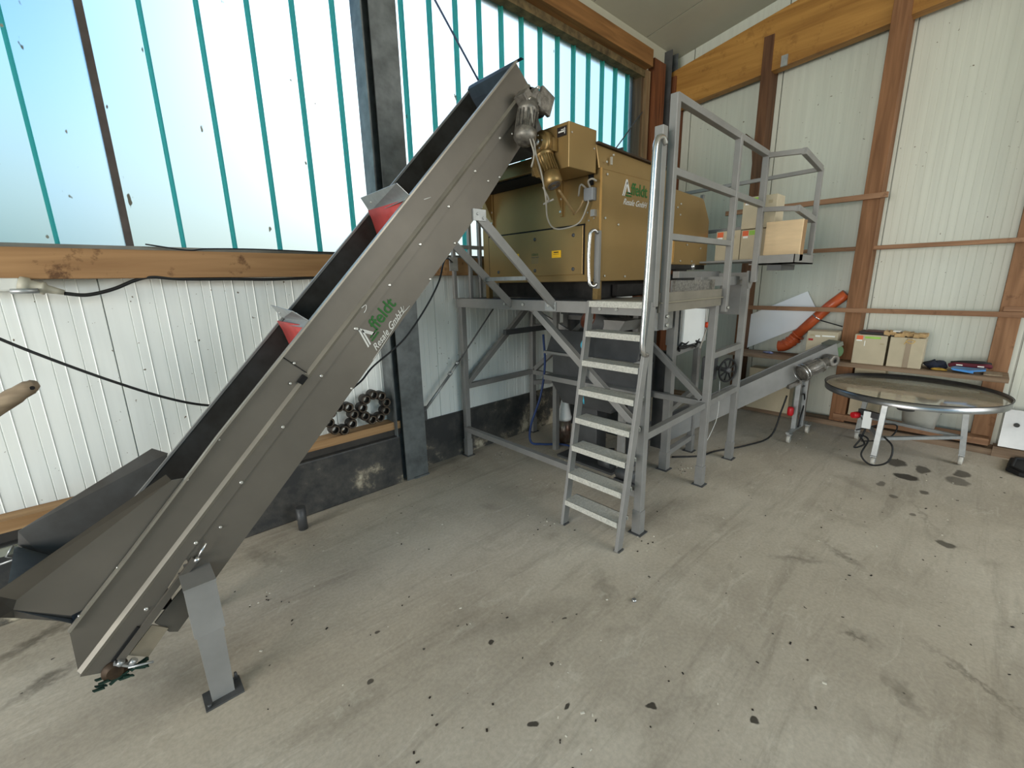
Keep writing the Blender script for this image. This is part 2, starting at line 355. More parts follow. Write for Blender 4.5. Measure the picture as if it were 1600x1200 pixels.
    for (x, y, rx, ry, a_, sstr) in ((2.69, 0.5, 0.2, 0.04, -0.96, 0.45), (2.91, 0.33, 0.17, 0.04, -2.15, 0.5), (2.02, -0.02, 0.12, 0.05, -2.42, 0.45), (2.3, -0.22, 0.26, 0.022, -2.16, 0.5), (3.83, 0.06, 0.39, 0.02, -2.78, 0.3),
                                    (2.25, 0.15, 0.10, 0.06, -1.52, 0.25), (2.23, 0.17, 0.05, 0.025, -1.32, 0.6), (-0.5, 2.8, 0.3, 0.06, 0.5, 0.7), (-0.45, 2.45, 0.16, 0.05, 0.49, 0.7), (-.1, 2.9, .3, .06, .2, .6), (1.29, 1.26, 0.5, 0.1, -0.43, 0.22),
                                    (1.7, 1.15, 0.25, 0.07, -2.27, 0.3), (2.76, 1.3, 0.36, 0.12, -0.44, 0.2), (0.45, 2.75, 0.30, 0.07, -1.2, 0.35), (.0, 2.05, .35, .2, .3, .3)):
        m1_ = n.new('ShaderNodeMapping'); m1_.inputs['Location'].default_value = (-x, -y, 0); l.new(ad2.outputs[0], m1_.inputs[0])
        m2_ = n.new('ShaderNodeMapping'); m2_.inputs['Rotation'].default_value = (0, 0, -a_); l.new(m1_.outputs[0], m2_.inputs[0])
        m3_ = n.new('ShaderNodeMapping'); m3_.inputs['Scale'].default_value = (1/rx, 1/ry, 0); l.new(m2_.outputs[0], m3_.inputs[0])
        ln = n.new('ShaderNodeVectorMath'); ln.operation = 'LENGTH'; l.new(m3_.outputs[0], ln.inputs[0])
        c = mix(c, lin((74, 68, 56)), ramp(ln.outputs['Value'], [(0.1, g(sstr)), (1.0, g(0))]))
    l.new(c, b.inputs['Base Color'])
    bp = n.new('ShaderNodeBump'); bp.inputs['Strength'].default_value = 0.12; bp.inputs['Distance'].default_value = 0.01
    l.new(noise(14, 6, 0.65), bp.inputs['Height']); l.new(bp.outputs[0], b.inputs['Normal'])
    return m
floor_m = floor_mat()

def glass_mat(name, tint, tr=0.0, rough=0.85, trans=0.12):
    m = bpy.data.materials.new(name); m.use_nodes = True; n = m.node_tree.nodes; l = m.node_tree.links; n.clear()
    out = n.new('ShaderNodeOutputMaterial')
    rf = n.new('ShaderNodeBsdfRefraction'); rf.inputs['IOR'].default_value = 1.25; rf.inputs['Roughness'].default_value = rough; rf.inputs['Color'].default_value = (*tint, 1)
    ts = n.new('ShaderNodeBsdfTranslucent'); ts.inputs['Color'].default_value = (*tint, 1)
    tp = n.new('ShaderNodeBsdfTransparent'); tp.inputs['Color'].default_value = (*tint, 1)
    t = n.new('ShaderNodeTexCoord'); ns = n.new('ShaderNodeTexNoise'); ns.inputs['Scale'].default_value = 22; ns.inputs['Detail'].default_value = 2
    mp = n.new('ShaderNodeMapping'); mp.inputs['Scale'].default_value = (1, 1, 0.45); l.new(t.outputs['Object'], mp.inputs[0]); l.new(mp.outputs[0], ns.inputs['Vector'])
    r = n.new('ShaderNodeValToRGB'); r.color_ramp.elements[0].position = 0.735; r.color_ramp.elements[1].position = 0.76
    l.new(ns.outputs['Fac'], r.inputs[0])
    m1 = n.new('ShaderNodeMixShader'); m1.inputs[0].default_value = trans; l.new(rf.outputs[0], m1.inputs[1]); l.new(ts.outputs[0], m1.inputs[2])
    m2 = n.new('ShaderNodeMixShader'); m2.inputs[0].default_value = tr; l.new(m1.outputs[0], m2.inputs[1]); l.new(tp.outputs[0], m2.inputs[2])
    df = n.new('ShaderNodeBsdfDiffuse'); df.inputs['Color'].default_value = (0.25, 0.24, 0.2, 1)
    m3 = n.new('ShaderNodeMixShader'); l.new(r.outputs[0], m3.inputs[0]); l.new(m2.outputs[0], m3.inputs[1]); l.new(df.outputs[0], m3.inputs[2])
    l.new(m3.outputs[0], out.inputs[0]); return m
pane_m = glass_mat('cast_channel_glass', (0.90, 0.95, 0.96))
flange_m = glass_mat('green_glass_edge', (0.30, 0.72, 0.66), 0.0, 0.9, 0.55)

# ------------------------------------------------------------------ structure
YW = 3.2      # inner face of left wall
XE = 5.85     # inner face of end wall
st(MB().box((-7, -8, -0.1), (XE+.12, YW+.12, 0)), 'floor', floor_m)
grass = mat('grass_and_soil', (120, 132, 84), 0.9, 0, 0.25, 0.6)
st(MB().box((-60, -60, -0.25), (70, 70, -0.12)), 'ground', grass)
ROOF = 0.167
def rz_(y): return 4.27+ROOF*(YW-y)
# ceiling sheets, one per metre, with small joints
ce = holder('ceiling')
for i in range(13):
    x0 = -6.9+i*1.0
    b = MB(); pts = [(x0, YW+.25, rz_(YW+.25)), (x0+.985, YW+.25, rz_(YW+.25)), (x0+.985, -8, rz_(-8)), (x0, -8, rz_(-8))]
    b.prism(pts, (0, 0, .08)); b.build('ceiling_panel', ceil_m, ce)
st(MB().prism([(-7, YW+.3, rz_(YW+.3)+.07), (XE+.3, YW+.3, rz_(YW+.3)+.07), (XE+.3, -8, rz_(-8)+.07), (-7, -8, rz_(-8)+.07)], (0, 0, .05)), 'roof_deck', steel_dark, ce)

# left wall: ribbed sandwich panels
wl = holder('wall_left')
def ribbed_x(x0, x1, z0, z1, y):
    """steel face with a narrow groove and a raised bead every 115 mm"""
    prof = [(x0+.001, 0.008), (x0+.004, 0)]; k = math.ceil((x0+.357-.01)/.115); x = -.357+.115*k
    while x < x1-.06:
        if x > x0+.02: prof += [(x-.003, 0), (x, .003), (x+.003, 0), (x+.041, 0), (x+.045, -.003), (x+.049, 0)]
        x += .115
    prof += [(x1-.004, 0), (x1-.001, 0.008)]
    b = MB(); n = len(prof)
    b.poly([(px, y+d, z) for z in (z0, z1) for px, d in prof], [(i, i+1, n+i+1, n+i) for i in range(n-1)])
    return b
x = -7.0
xs = [-7.0, -6.0, -5.0, -4.0, -3.0, -2.04, -1.04, -0.04+.42, 1.38, 2.0, 3.0, 4.0, 5.0, XE]
xs = [-6.9, -5.75, -4.6, -3.45, -2.3, -1.15, 0.0-.0, 1.15-.115*.0, 2.07, 3.22, 4.37, XE]
for a_, b_ in zip(xs[:-1], xs[1:]):
    ribbed_x(a_, b_, 0.40, 1.79, YW).build('wall_panel', panel_m, wl)
MB().box((-7, YW+.03, 0), (XE+.12, YW+.12, 1.79)).build('wall_core', panel_m, wl)
# plinth
st(MB().box((1.80, YW-.02, 0), (XE, YW+.03, .425)), 'trim_1', plinth_m)
# thicker plinth block left of the column with planks on top
st(MB().box((-7, 3.04, 0), (1.57, YW+.02, .405)), 'trim_2', plinth_m, bevel=.012)
st(MB().box((-7, 3.08, .455), (1.60, YW-.005, .515)), 'trim_3', wood_new)
st(MB().box((-7, 3.085, .405), (1.60, YW-.005, .455)), 'trim_4', mat('dark_sill_strip', (58, 54, 50), .7, 0, .15))
# window beam
st(MB().box((-7, 3.08, 1.655), (5.03, YW+.1, 1.80)), 'trim_5', wood_sill, bevel=.004)
alu_d = mat('dull_window_rail', (118, 116, 108), .45, .5, .1)
w1 = holder('window_1')
MB().box((-7, 3.14, 1.80), (5.03, 3.3, 1.822)).build('window_sill', alu_d, w1)
MB().box((-7, 3.17, 3.885), (5.03, 3.3, 3.93)).build('window_head', alu_d, w1)
MB().box((5.0, 3.10, 1.80), (5.04, 3.3, 3.93)).build('window_jamb', wood('dark_jamb_timber', (96, 78, 56), (64, 50, 36), 2), w1)
xb = [-.113+.2555*k for k in range(-14, 8)]
bars = sorted([.161-.0+0 if abs(v-.1425) < .02 else v for v in xb]+[1.932+.2425*k for k in range(0, 13)]+[1.69])
bars = [b_ for b_ in bars if b_ < 4.98]
bars = [bars[0]]+[bars[i] for i in range(1, len(bars)) if bars[i]-bars[i-1] > .1]
for a_, b_ in zip(bars, bars[1:]+[5.0]):
    MB().poly([(a_+.008, 3.215, 1.815), (b_-.008, 3.215, 1.815), (b_-.008, 3.215, 3.89), (a_+.008, 3.215, 3.89)], [(0, 1, 2, 3)]).build('pane', pane_m, w1)
for a_ in bars:
    if abs(a_-.161) < .01:
        MB().box((a_-.016, 3.17, 1.82), (a_+.016, 3.23, 3.89)).build('window_post', mat('dark_brown_post', (74, 66, 62), .6, .1, .2), w1)
    else:
        MB().box((a_-.0085, 3.165, 1.815), (a_+.0085, 3.214, 3.89)).build('glass_flange', flange_m, w1)
# wall above window, eave beam, frame timbers
st(MB().box((-7, 3.12, 3.93), (XE, 3.34, 4.40)), 'wall_header', ceil_m, wl)
st(MB().box((-7, 2.98, 3.93), (5.03, 3.15, 4.10)), 'trim_6', wood_eave, bevel=.004)
st(MB().box((-7, 3.08, 3.86), (5.06, 3.18, 3.95)), 'trim_7', mat('mossy_timber', (104, 88, 58), .8, 0, .3, 12))
st(MB().box((5.04, 3.06, 1.66), (5.12, YW+.1, 3.93)), 'trim_8', wood('pale_jamb_timber', (140, 116, 86), (96, 74, 50), 2))
st(MB().box((5.16, 3.04, 1.2), (5.42, YW+.1, 4.08)), 'trim_9', wood_red)
st(MB().box((5.04, YW-.01, 1.9), (XE, YW+.1, 4.4)), 'wall_corner_sheet', panel_r, wl)
# foliage and field outside, seen blurred through the cast glass
hedge_m = mat('hedge_green', (250, 236, 160), .9, 0, .4, 1.5)
hedge_b = MB()
for k in range(40):
    a_ = -38+k*1.12; rr = random.uniform(1.2, 2.0); hz = random.uniform(2.6, 3.6)*(1.0 if a_ < -1 else max(.12, .9-.17*(a_+1)))
    hedge_b.lathe((a_, 14+random.uniform(-1, 1), -.1), (0, 0, 1), [(0, rr), (hz*.5, rr*1.05), (hz*.85, rr*.7), (hz, .2)], 10)
tag(hedge_b.build('tree_row', hedge_m, kind='stuff'), 'blurred green trees beyond the frosted window on the left', 'trees')

# steel I-section column and corner post
def column(x0, x1, yf, name):
    t = holder(name)
    MB().box((x0, yf, 0), (x1, yf+.012, 4.35)).build('flange', colm, t)
    MB().box((x0+.0, yf+.14, 0), (x1, yf+.152, 4.35)).build('flange', colm, t)
    MB().box(((x0+x1)/2-.006, yf+.012, 0), ((x0+x1)/2+.006, yf+.14, 4.35)).build('web', colm, t)
    return t
t = holder('steel_column')       # stands against the wall, broad face towards the room, web seen from the left
MB().box((1.545, 3.045, 0), (1.555, 3.195, 4.3)).build('flange', colm, t)
MB().box((1.555, 3.11, 0), (1.79, 3.12, 4.3)).build('web', colm, t)
MB().box((1.79, 3.045, 0), (1.80, 3.195, 4.3)).build('flange', colm, t)
MB().box((1.60, 3.035, 0), (1.80, 3.045, 4.3)).build('cover_plate', colm, t)
MB().box((1.66, 3.02, 0), (1.80, 3.05, .0+.012)).build('base_plate', colm, t)
t = holder('corner_column')
MB().box((5.52, 3.02, 0), (5.53, 3.17, 4.26)).build('flange', steel_dark, t)
MB().box((5.53, 3.09, 0), (5.66, 3.10, 4.26)).build('web', rubber, t)
MB().box((5.66, 3.02, 0), (5.67, 3.17, 4.26)).build('flange', colm, t)

# end wall
wr = holder('wall_right')
ys = [YW+.1, 2.9, 1.88, 0.80, -0.28, -1.36, -2.44, -3.5, -4.6, -5.7, -6.8, -8.0]
def ribbed_y(y0, y1, ztop, x):
    prof = [(y0-.004, .02), (y0-.006, 0)]; yy = y0-.05
    while yy > y1+.05: prof += [(yy+.003, 0), (yy, .0011), (yy-.003, 0)]; yy -= .0575
    prof += [(y1+.006, 0), (y1+.004, .02)]; n = len(prof)
    return MB().poly([(x+d, py, z if z < 1 else rz_(py)+.02) for z in (0, 5) for py, d in prof], [(i, i+1, n+i+1, n+i) for i in range(n-1)])
for a_, b_ in zip(ys[:-1], ys[1:]):
    ribbed_y(a_, b_, 0, XE).build('wall_panel', panel_r, wr)
MB().prism([(XE+.03, YW+.12, 0), (XE+.03, -8, 0), (XE+.03, -8, rz_(-8)+.05), (XE+.03, YW+.12, rz_(YW)+.05)], (.1, 0, 0)).build('wall_core', panel_r, wr)
# tapered glulam beam on the end wall
st(MB().prism([(5.63, 3.10, 3.63), (5.63, 1.41, 3.755), (5.63, -1.0, 3.95), (5.63, -8, 5.2), (5.63, -8, 5.95), (5.63, 3.10, 4.055)], (.12, 0, 0)), 'trim_10', wood_glu)
# upright studs
def stud(y0, y1, z1, nm, m=wood_raw, xf=5.70): return st(MB().box((xf, y0, 0.0), (XE-.005, y1, z1)), nm, m, bevel=.003)
stud(3.0, 3.12, 4.0, 'trim_11', wood_red, 5.60)
s1 = stud(1.93, 2.03, 4.06, 'trim_12', wood('dark_stud', (108, 76, 52), (74, 48, 32), 2), 5.62)
stud(.83, .965, 4.38, 'trim_13', wood('brown_stud', (148, 106, 74), (106, 72, 46), 2), 5.60)
stud(-.235, -.10, 4.5, 'trim_14')
stud(-1.9, -1.77, 4.7, 'trim_15')
# horizontal rails
def rail(y0, y1, z0, z1, nm, m=wood_rail, x0=5.655, x1=5.70): return st(MB().box((x0, y1, z0), (x1, y0, z1)), nm, m, bevel=.002)
rail(2.25, .775, 2.295, 2.345, 'trim_16', x0=5.56, x1=5.60)
rail(1.9, -2.5, 1.825, 1.865, 'trim_17')
rail(1.95, -.26, 1.215, 1.26, 'trim_18', x0=5.575, x1=5.60)
rail(-.12, -2.5, 1.26, 1.30, 'trim_19')
rail(.93, -.22, .075, .135, 'trim_20', x0=5.58, x1=5.72)
rail(3.1, -3.0, .0, .055, 'trim_21', wood_sh, 5.565, 5.73)
MB().prism([(5.60, 2.10, 3.14), (5.60, 1.90, 2.95), (5.60, 1.90, 2.66), (5.60, 1.94, 2.62), (5.60, 1.99, 2.70), (5.60, 2.02, 2.96), (5.60, 2.13, 3.10)], (-.05, 0, 0)).build('gusset', wood('dark_gusset', (96, 70, 50), (64, 46, 32), 2), s1)
# connector plates on the glulam beam
for py, pz in ((1.84, 3.77), (.77, 3.97), (2.93, 3.70)):
    tag(MB().box((5.61, py, pz-.05), (5.63, py-.06, pz+.05)).build('connector_plate', galv), {1.84: 'small grey metal plate on the beam beside the dark stud', .77: 'small grey metal plate on the beam beside the brown tall stud', 2.93: 'small grey metal plate at the corner end of the beam'}[py], 'metal plate', 'plates on the laminated beam')
# diagonal tie rods
t = thing('tie_rod', 'thin steel bracing rod crossing in front of the bright window', 'rod', (1.85, 3.1, .52))
MB().tube([(2.19, 3.1, .88), (2.9, 3.1, 1.62)], .007).build('rod', steel_dark, t)
MB().tube([(1.84, 3.1, .54), (2.13, 3.1, .82)], .012).build('lower_rod', galv, t)
b = MB(); b.tube([(2.12, 3.092, .81), (2.21, 3.092, .90)], .006); b.tube([(2.12, 3.12, .81), (2.21, 3.12, .90)], .006); b.lathe((2.115, 3.106, .805), (1, 0, 1), [(0, .018), (.03, .018)], 10); b.lathe((2.20, 3.106, .89), (1, 0, 1), [(0, .018), (.03, .018)], 10)
b.build('turnbuckle', galv, t)
MB().box((1.80, 3.09, .46), (1.86, 3.11, .58)).build('anchor_plate', steel_dark, t)
t = thing('tie_rod', 'thin bracing rod running up the bright window behind the conveyor head', 'rod', (2.6, 3.1, 3.12))
MB().tube([(1.82, 3.1, 4.0), (2.85, 3.1, 2.88)], .008).build('rod', mat('blue_grey_rod', (66, 78, 104), .5, .3, .1), t)
t = thing('tie_rod', 'thin bracing rod rising from the brown machine to the corner post', 'rod', (4.3, 3.1, 2.8))
MB().tube([(3.9, 3.1, 2.45), (5.45, 3.1, 3.88)], .007).build('rod', steel_dark, t)

# ------------------------------------------------------------------ inclined conveyor
TH = math.radians(46.5); cu_, su_ = math.cos(TH), math.sin(TH)
def cv(s_, n_, y): return V((s_*cu_-n_*su_, y, s_*su_+n_*cu_))
US = V((cu_, 0, su_)); NS = V((-su_, 0, cu_)); YD = V((0, 1, 0))
def cvp(poly, y0, y1): return MB().prism([cv(s_, n_, y0) for s_, n_ in poly], (0, y1-y0, 0))
conv = thing('inclined_conveyor', 'long grey steel inclined belt conveyor rising from floor hopper to brown machine', 'conveyor', (.08, 2.2, 0))
cvp([(.128, .512), (-.008, .394), (3.355, .394), (3.35, .523), (3.3, .523), (.75, .523)], 2.0, 2.008).build('side_panel', conv_grey, conv)
# folded crease between upper and middle sheets
b = MB(); b.poly([cv(0, .405, 2.0), cv(3.35, .405, 2.0), cv(3.35, .393, 1.984), cv(0, .393, 1.984), cv(3.35, .381, 1.99), cv(0, .381, 1.99)], [(0, 1, 2, 3), (3, 2, 4, 5)])
b.build('crease_fold', mat('crease_highlight', (126, 121, 110), .5, .3, .08), conv)  # lighter than the side paint: the fold's highlight put into its colour
cvp([(-.012, .387), (3.355, .387), (3.355, .338), (3.1, .336), (.46, .338), (.06, .300), (.02, .300)], 1.990, 2.0).build('side_panel', conv_grey, conv)
cvp([(.404, .28), (.396, .187), (1.0, .181), (2.5, .184), (3.08, .216), (3.33, .262), (3.355, .345), (.46, .345)], 1.995, 2.003).build('side_panel', conv_grey, conv)
cvp([(.379, .273), (.2, .281), (.177, .212), (.183, .183), (.281, .182), (.42, .24), (.42, .3)], 1.999, 2.006).build('lower_guard', conv_grey, conv)
cvp([(.194, .288), (.193, .227), (.081, .224), (.077, .29)], 1.992, 1.998).build('cover_plate', mat('bare_sheet_metal', (158, 148, 130), .35, .5, .1), conv, label='bright bare metal plate')
# top lip, paler than the side panels, and far wall
lipm = mat('pale_grey_lip', (150, 145, 134), .35, .5, .1); b = MB(); lp = [(.128, .511), (.40, .513), (.75, .522), (.91, .527), (2.0, .525), (3.35, .527)]
for p_, q_ in zip(lp[:-1], lp[1:]): b.beam(cv(*p_, 1.996), cv(*q_, 1.996), .022, .008, (0, 1, 0))
b.build('top_lip', lipm, conv)
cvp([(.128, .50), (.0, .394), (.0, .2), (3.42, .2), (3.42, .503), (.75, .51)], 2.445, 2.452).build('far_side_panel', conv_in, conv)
MB().obox(cv(1.9, .508, 2.45), US*1.5, YD*.008, NS*.005).build('top_lip', steel_grey, conv)
cvp([(.02, .345), (3.36, .345), (3.36, .355), (.02, .355)], 2.01, 2.44).build('belt', belt_m, conv)
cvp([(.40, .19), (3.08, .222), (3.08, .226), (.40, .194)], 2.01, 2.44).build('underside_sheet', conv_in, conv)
b = MB()
for k in range(9): b.obox(cv(.25+k*.37, .372, 2.225), US*.006, YD*.2, NS*.018)
b.build('cleats', rubber, conv, kind='stuff')
# head sheet closing the top end
b = MB(); pr = [(3.42, .50), (3.405, .52), (3.37, .527), (3.345, .52), (3.335, .46), (3.33, .30)]
n = len(pr); b.poly([cv(s_, n_, y) for y in (2.0, 2.445) for s_, n_ in pr], [(i, i+1, n+i+1, n+i) for i in range(n-1)])
b.build('head_sheet', mat('dark_blue_grey_sheet', (62, 72, 82), .45, .3, .15), conv)
MB().tube([cv(3.33, .33, 1.99), cv(3.33, .33, 2.46)], .055, 20).build('head_roller', steel_dark, conv)
MB().tube([cv(.06, .345, 2.02), cv(.06, .345, 2.43)], .04, 20).build('tail_roller', steel_dark, conv)
# discharge spout under the head
cvp([(3.08, .22), (3.34, .27), (3.30, .10), (3.16, .08)], 2.03, 2.42).build('discharge_spout', steel_dark, conv)
# galvanised angle brackets across the trough, with red rubber flaps
for s0, fl in ((2.273, 0), (1.487, 1)):
    b = MB(); b.poly([cv(s0, .606, 2.0), cv(s0+.01, .53, 2.0), cv(s0+.02, .495, 2.50), cv(s0+.04, .579, 2.50)], [(0, 1, 2, 3)])
    b.poly([cv(s0+.01, .53, 2.0), cv(s0-.03, .532, 2.0), cv(s0-.02, .497, 2.50), cv(s0+.02, .495, 2.50)], [(0, 1, 2, 3)])
    ob = b.build('angle_bracket', galv, conv)
    so = ob.modifiers.new('s', 'SOLIDIFY'); so.thickness = .003
    for q in (2.1, 2.25, 2.4): MB().lathe(cv(s0+.02, .562-(q-2.0)*.04, q), (-cu_, 0, -su_), [(0, .007), (.004, .006)], 8).build('bolt', screw, ob)
    b = MB(); pf = [(s0-.015, .525), (s0-.035, .48), (s0-.07, .42), (s0-.10, .37)]; n = len(pf)
    b.poly([cv(s_, n_, y) for y in (2.02, 2.42) for s_, n_ in pf], [(i, i+1, n+i+1, n+i) for i in range(n-1)], True)
    fo = b.build('rubber_flap', redrub, conv); fo.modifiers.new('s', 'SOLIDIFY').thickness = .005
# side bolts in a row and scattered
b = MB()
def bolt(mb, s_, n_, y=1.992, r=.008): mb.lathe(cv(s_, n_, y), (0, -1, 0), [(-.002, r), (.003, r), (.006, r*.55)], 8)
for k in range(11): bolt(b, .247+k*.2705, .3435, 1.990)
bolt(b, 1.596, .349, 1.99)
for p in ((2.30, .197), (.6, .30), (2.53, .22), (1.36, .19), (2.05, .19), (2.8, .21), (1.31, .47), (1.23, .43), (3.05, .3), (2.72, .25)): bolt(b, *p, 1.994, .0065)
for k in range(5): bolt(b, .18+k*.18, .515+.0*k, 2.0, .005)
b.build('bolts', screw, conv, kind='stuff')
b = MB(); b.obox(cv(1.305, .455, 1.997), US*.0015, YD*.003, NS*.065); b.obox(cv(1.27, .40, 1.99), US*.02, YD*.008, NS*.012)
b.build('seam_joint', hole, conv)
# belt tensioner at the foot
MB().obox(cv(.265, .311, 1.982), US*.20, YD*.008, NS*.012).build('tension_bar', conv_grey, conv)
MB().obox(cv(.118, .328, 1.986), US*.065, YD*.004, NS*.005).build('slot', hole, conv)
b = MB(); b.lathe(cv(.455, .305, 1.975), US, [(0, .011), (.02, .011)], 6); b.tube([cv(.46, .305, 1.975), cv(.535, .318, 1.97)], .005)
b.build('tension_screw', chrome, conv)
b = MB(); b.lathe(cv(.06, .308, 1.97), US, [(-.008, .012), (.01, .012)], 6); b.lathe(cv(.07, .272, 1.97), US, [(-.008, .012), (.01, .012)], 6)
b.obox(cv(.055, .29, 1.974), US*.004, YD*.01, NS*.035); b.tube([cv(.05, .275, 1.965), cv(.09, .215, 1.95)], .004)
b.build('tensioner_nuts', galv, conv)
MB().lathe(cv(.025, .302, 1.985), (0, -1, 0), [(-.02, .038), (.006, .038), (.012, .026), (.018, .024), (.018, .012)], 20).build('roller_bearing', mat('rusty_bearing', (66, 52, 38), .6, .5, .3, 20), conv)
b = MB()
for k in range(26):      # green bristles / cleat ends hanging out of the foot
    s_, n_ = random.uniform(-.02, .06), random.uniform(.262, .31); a_ = random.uniform(-1, 1)
    c0 = cv(.01, .285, 1.975)+V((random.uniform(-.06, .08), random.uniform(-.005, .02), random.uniform(-.018, .01)))
    b.obox(c0, V((.014, 0, .008*a_)), V((0, .004, 0)), V((.002, 0, -.004)))
b.build('torn_belt_fringe', mat('dark_green_fringe', (12, 44, 34), .7, 0, .3), conv, kind='stuff')
# logo on the side
def logo(parent, o, xd, yd, h):
    """striped A emblem, green word, white script line; o is lower-left corner, h the emblem height"""
    xd, yd = V(xd).normalized(), V(yd).normalized(); nrm = xd.cross(yd); th = nrm*.0012
    P = lambda a_, b_: V(o)+xd*a_*h+yd*b_*h
    b = MB()
    for d in (0, .17): b.prism([P(.00+d, .0), P(.10+d, .0), P(.50+d*.55, 1.0-d*.9), P(.40+d*.55, 1.0-d*.9)], th)
    for d in (0, .17): b.prism([P(.44+d*.0, 1.0-d*1.1), P(.54, 1.0-d*1.1), P(.92-d*.55, .16+.0*d), P(.82-d*.55, .16)], th)
    b.build('emblem_stripes', white_t, parent)
    b = MB()
    for d in (0, .17): b.prism([P(.42+d*.5, .0+d), P(1.06+d*.3, .0+d), P(1.06+d*.3, .09+d), P(.42+d*.5, .09+d)], th)
    b.build('emblem_bars', green_t, parent)
    text_obj('green_lettering', 'ffeldt', green_t, parent, P(1.02, .16)+nrm*.0004, xd, yd, h*1.02, 0, .0008, h*1.95, .0012)
    text_obj('white_lettering', 'Resale GmbH', white_t, parent, P(.12, -.50)+nrm*.0004, xd, yd, h*.52, .45, .0008, h*2.9)
logo(conv, cv(1.563, .243, 1.9935), US, NS, .088)
b = MB()
b.tube([cv(1.53, .186, 1.993), cv(1.6, .188, 1.993), cv(1.82, .202, 1.993), cv(1.84, .222, 1.993)], .0012, 5); b.tube([cv(1.82, .2, 1.993), cv(1.865, .196, 1.993)], .0015, 5)
b.tube(curve_pts([cv(1.69, .385, 1.987), cv(1.715, .378, 1.987), cv(1.70, .365, 1.987), cv(1.68, .362, 1.987)], 5), .0018, 5)
b.tube([cv(2.33, .46, 1.999), cv(2.37, .44, 1.999)], .002, 5)
b.build('paint_scratches', white_t, conv, kind='stuff')
# foot leg, telescopic
MB().prism([(.035, 1.86, .50), (.135, 1.86, .50), (.135, 1.84, .30), (.035, 1.84, .30)], (0, .07, 0)).build('leg_sleeve', steel_grey, conv)
MB().prism([(.042, 1.845, .31), (.128, 1.845, .31), (.122, 1.83, .008), (.046, 1.83, .008)], (0, .05, 0)).build('leg', steel_grey, conv)
b = MB(); b.box((.02, 1.80, 0), (.15, 1.90, .008)); b.lathe((.035, 1.815, .008), (0, 0, 1), [(0, .008), (.012, .008)], 6); b.lathe((.138, 1.888, .008), (0, 0, 1), [(0, .008), (.03, .005)], 6)
b.build('foot_plate', steel_dark, conv)
MB().box((.04, 1.88, .43), (.13, 2.0, .485)).build('leg_bracket', steel_grey, conv); MB().box((.033, 1.855, .498), (.137, 2.0, .506)).build('sleeve_cap', steel_grey, conv)
MB().beam((.09, 2.40, .30), (.09, 2.44, .0), .06, .05).build('leg', steel_grey, conv)
MB().box((.07, 1.9, .26), (.11, 2.42, .30)).build('cross_tube', steel_grey, conv)
# bracing struts down to the platform
for yy in (2.01, 2.45):
    b = MB(); b.beam((1.62, yy-.015, 1.955), (2.26, yy-.015, 1.425), .006, .055, (0, 1, 0)); b.beam((1.62, yy+.012, 1.955), (2.26, yy+.012, 1.425), .055, .006, (0, 1, 0)); b.build('strut', steel_grey, conv)
MB().beam((2.03, 2.03, 1.615), (2.03, 2.44, 1.615), .035, .025).build('strut_crossbar', galv, conv)
b = MB(); b.box((1.57, 1.985, 1.93), (1.66, 1.997, 1.99)); b.lathe((1.60, 1.985, 1.965), (0, -1, 0), [(0, .008), (.008, .007)], 8); b.lathe((1.64, 1.985, 1.945), (0, -1, 0), [(0, .008), (.008, .007)], 8); b.build('strut_bracket', galv, conv)
# hopper
def hop(y, dy, m, nm):
    f = [(.165, .935-.0), (.06, .91), (-.40, .665), (-.405, .565), (-.28, .44), (-.12, .45), (.0, .63)]
    o = MB().prism([(x_, y, z_) for x_, z_ in f], (0, dy, 0)).build(nm, m, conv); return o
MB().prism([(.165, 2.012, .875), (.075, 2.012, .885), (-.375, 2.012, .615), (-.388, 2.012, .585), (-.27, 2.012, .49), (-.10, 2.012, .52)], (0, .004, 0)).build('hopper_side', conv_grey, conv)
b = MB(); b.poly([(.075, 2.012, .885), (-.375, 2.012, .615), (-.412, 1.978, .675), (.062, 1.978, .925)], [(0, 1, 2, 3)]); b.build('hopper_lip', conv_grey, conv)
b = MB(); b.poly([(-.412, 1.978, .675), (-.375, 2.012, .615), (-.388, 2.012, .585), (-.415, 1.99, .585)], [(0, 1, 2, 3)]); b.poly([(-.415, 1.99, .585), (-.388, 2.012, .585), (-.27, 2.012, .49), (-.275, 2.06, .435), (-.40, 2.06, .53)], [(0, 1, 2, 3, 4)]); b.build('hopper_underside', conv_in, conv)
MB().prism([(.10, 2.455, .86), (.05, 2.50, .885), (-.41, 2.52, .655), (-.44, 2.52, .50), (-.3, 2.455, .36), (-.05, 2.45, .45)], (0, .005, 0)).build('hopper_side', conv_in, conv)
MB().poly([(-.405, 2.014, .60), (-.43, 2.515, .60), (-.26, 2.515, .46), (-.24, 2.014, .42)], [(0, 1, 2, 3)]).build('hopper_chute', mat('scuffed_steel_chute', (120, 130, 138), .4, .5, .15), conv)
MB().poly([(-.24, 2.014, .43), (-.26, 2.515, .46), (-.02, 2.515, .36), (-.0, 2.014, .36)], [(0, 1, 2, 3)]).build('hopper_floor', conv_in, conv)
MB().poly([(-.28, 2.012, .44), (-.12, 2.012, .40), (-.12, 2.5, .34), (-.30, 2.5, .38)], [(0, 1, 2, 3)]).build('hopper_front', conv_grey, conv)
